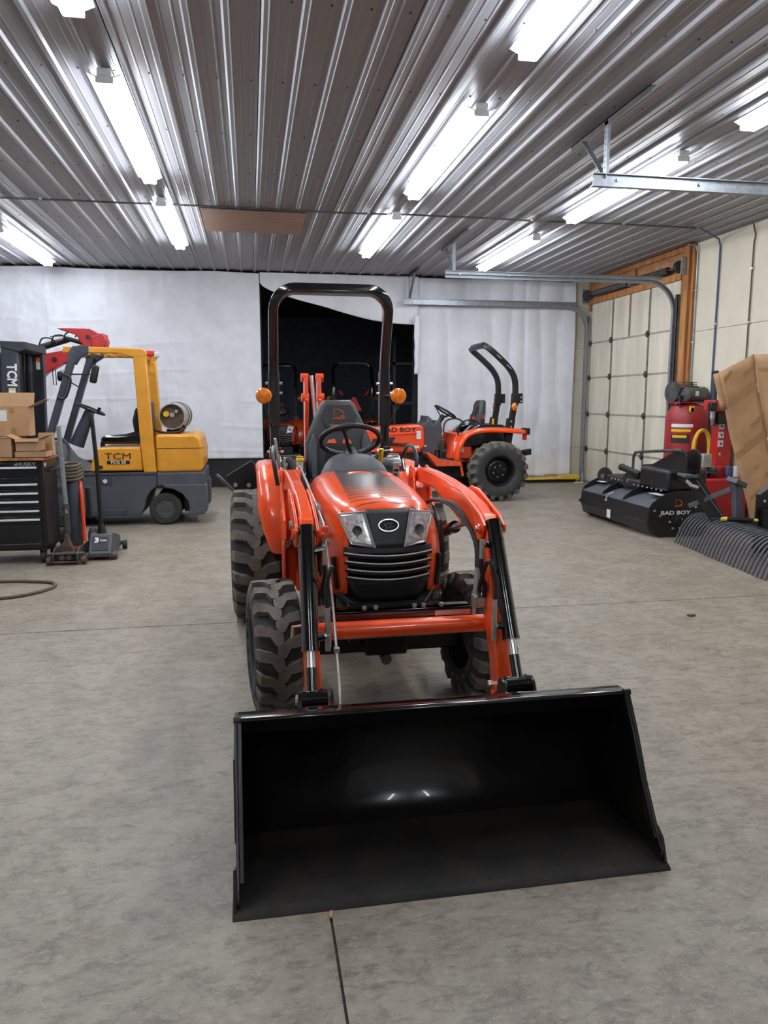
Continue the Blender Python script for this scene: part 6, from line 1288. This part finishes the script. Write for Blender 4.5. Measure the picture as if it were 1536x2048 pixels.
for s in S2:
    m = QM(); m.tube([(s*0.16, 3.1, 0.8), (s*0.18, 3.12, 1.5), (s*0.25, 3.14, 1.62)], 0.012, n=7); lv = m.done('control_lever', 'flat_black', T4)
    m = QM(); m.cyl((s*0.24, 3.14, 1.6), (s*0.31, 3.16, 1.70), 0.02, n=8); m.done('grip', 'smv_red', lv)
o = (3.5, 18.5, 0); SHf = thing('storage_rack', 'grey steel storage rack standing in the dark bay', 'rack', o)
for x in (3.3, 4.2):
    m = M(o); m.box(x-0.03, x+0.03, 17.2, 17.26, 0, 2.9).box(x-0.03, x+0.03, 17.9, 17.96, 0, 2.9); m.done('upright', 'galv', SHf, sm=0)
for z in (0.6, 1.4, 2.3):
    m = M(o); m.box(3.27, 4.23, 17.2, 17.96, z, z+0.06); m.done('shelf', 'galv', SHf, sm=0)
# added unseen fill lamp, lifts the bay from black to dim
t = thing('added_fill_lamp', 'added weak fill lamp, out of view, brightening the dark bay behind the curtain', 'lamp', (-1.5, 17.0, CZ-0.1))
M().box(-0.06, 0.06, -0.3, 0.3, -0.03, 0.05).done('housing', 'led_white', t)
emit('bay_fill_glow', (0.65, 0.75, 1.0, 1), 90.0)
M().box(-0.05, 0.05, -0.28, 0.28, -0.045, -0.031).done('fill_diffuser', 'bay_fill_glow', t)

# ------------------------------------------------------------------ bits on the floor
m = M((3.02, 4.63, 0)); m.prism([(2.99, 4.61), (3.03, 4.605), (3.05, 4.63), (3.02, 4.655), (2.985, 4.64)], 'z', 0.0, 0.012); tag(m.done('dirt_clod', 'rust_steel', bevel=0.004), 'small brown dirt clod alone on the concrete right of the tractor', 'dirt')
m = M((0.195, 2.0, 0)); m.prism([(0.188, 1.985), (0.199, 1.98), (0.205, 2.01), (0.193, 2.012)], 'z', 0.0, 0.006); tag(m.done('wood_chip', 'cardboard', bevel=0.001), 'tiny pale wood chip on the floor joint under the bucket edge', 'wood chip')
m = M((5.95, 12.8, 0)); m.tube([(6.04, 12.97, 0.16), (6.03, 12.94, 0.08), (6.0, 12.88, 0.02), (5.97, 12.82, 0.008), (5.90, 12.74, 0.008), (5.82, 12.74, 0.008), (5.80, 12.80, 0.008), (5.88, 12.83, 0.008), (5.96, 12.77, 0.009), (5.93, 12.70, 0.008)], 0.007, n=6, sm=5)
tag(m.done('pull_rope', 'white_plastic'), 'thin pale pull rope trailing on the floor at the door track foot', 'rope')
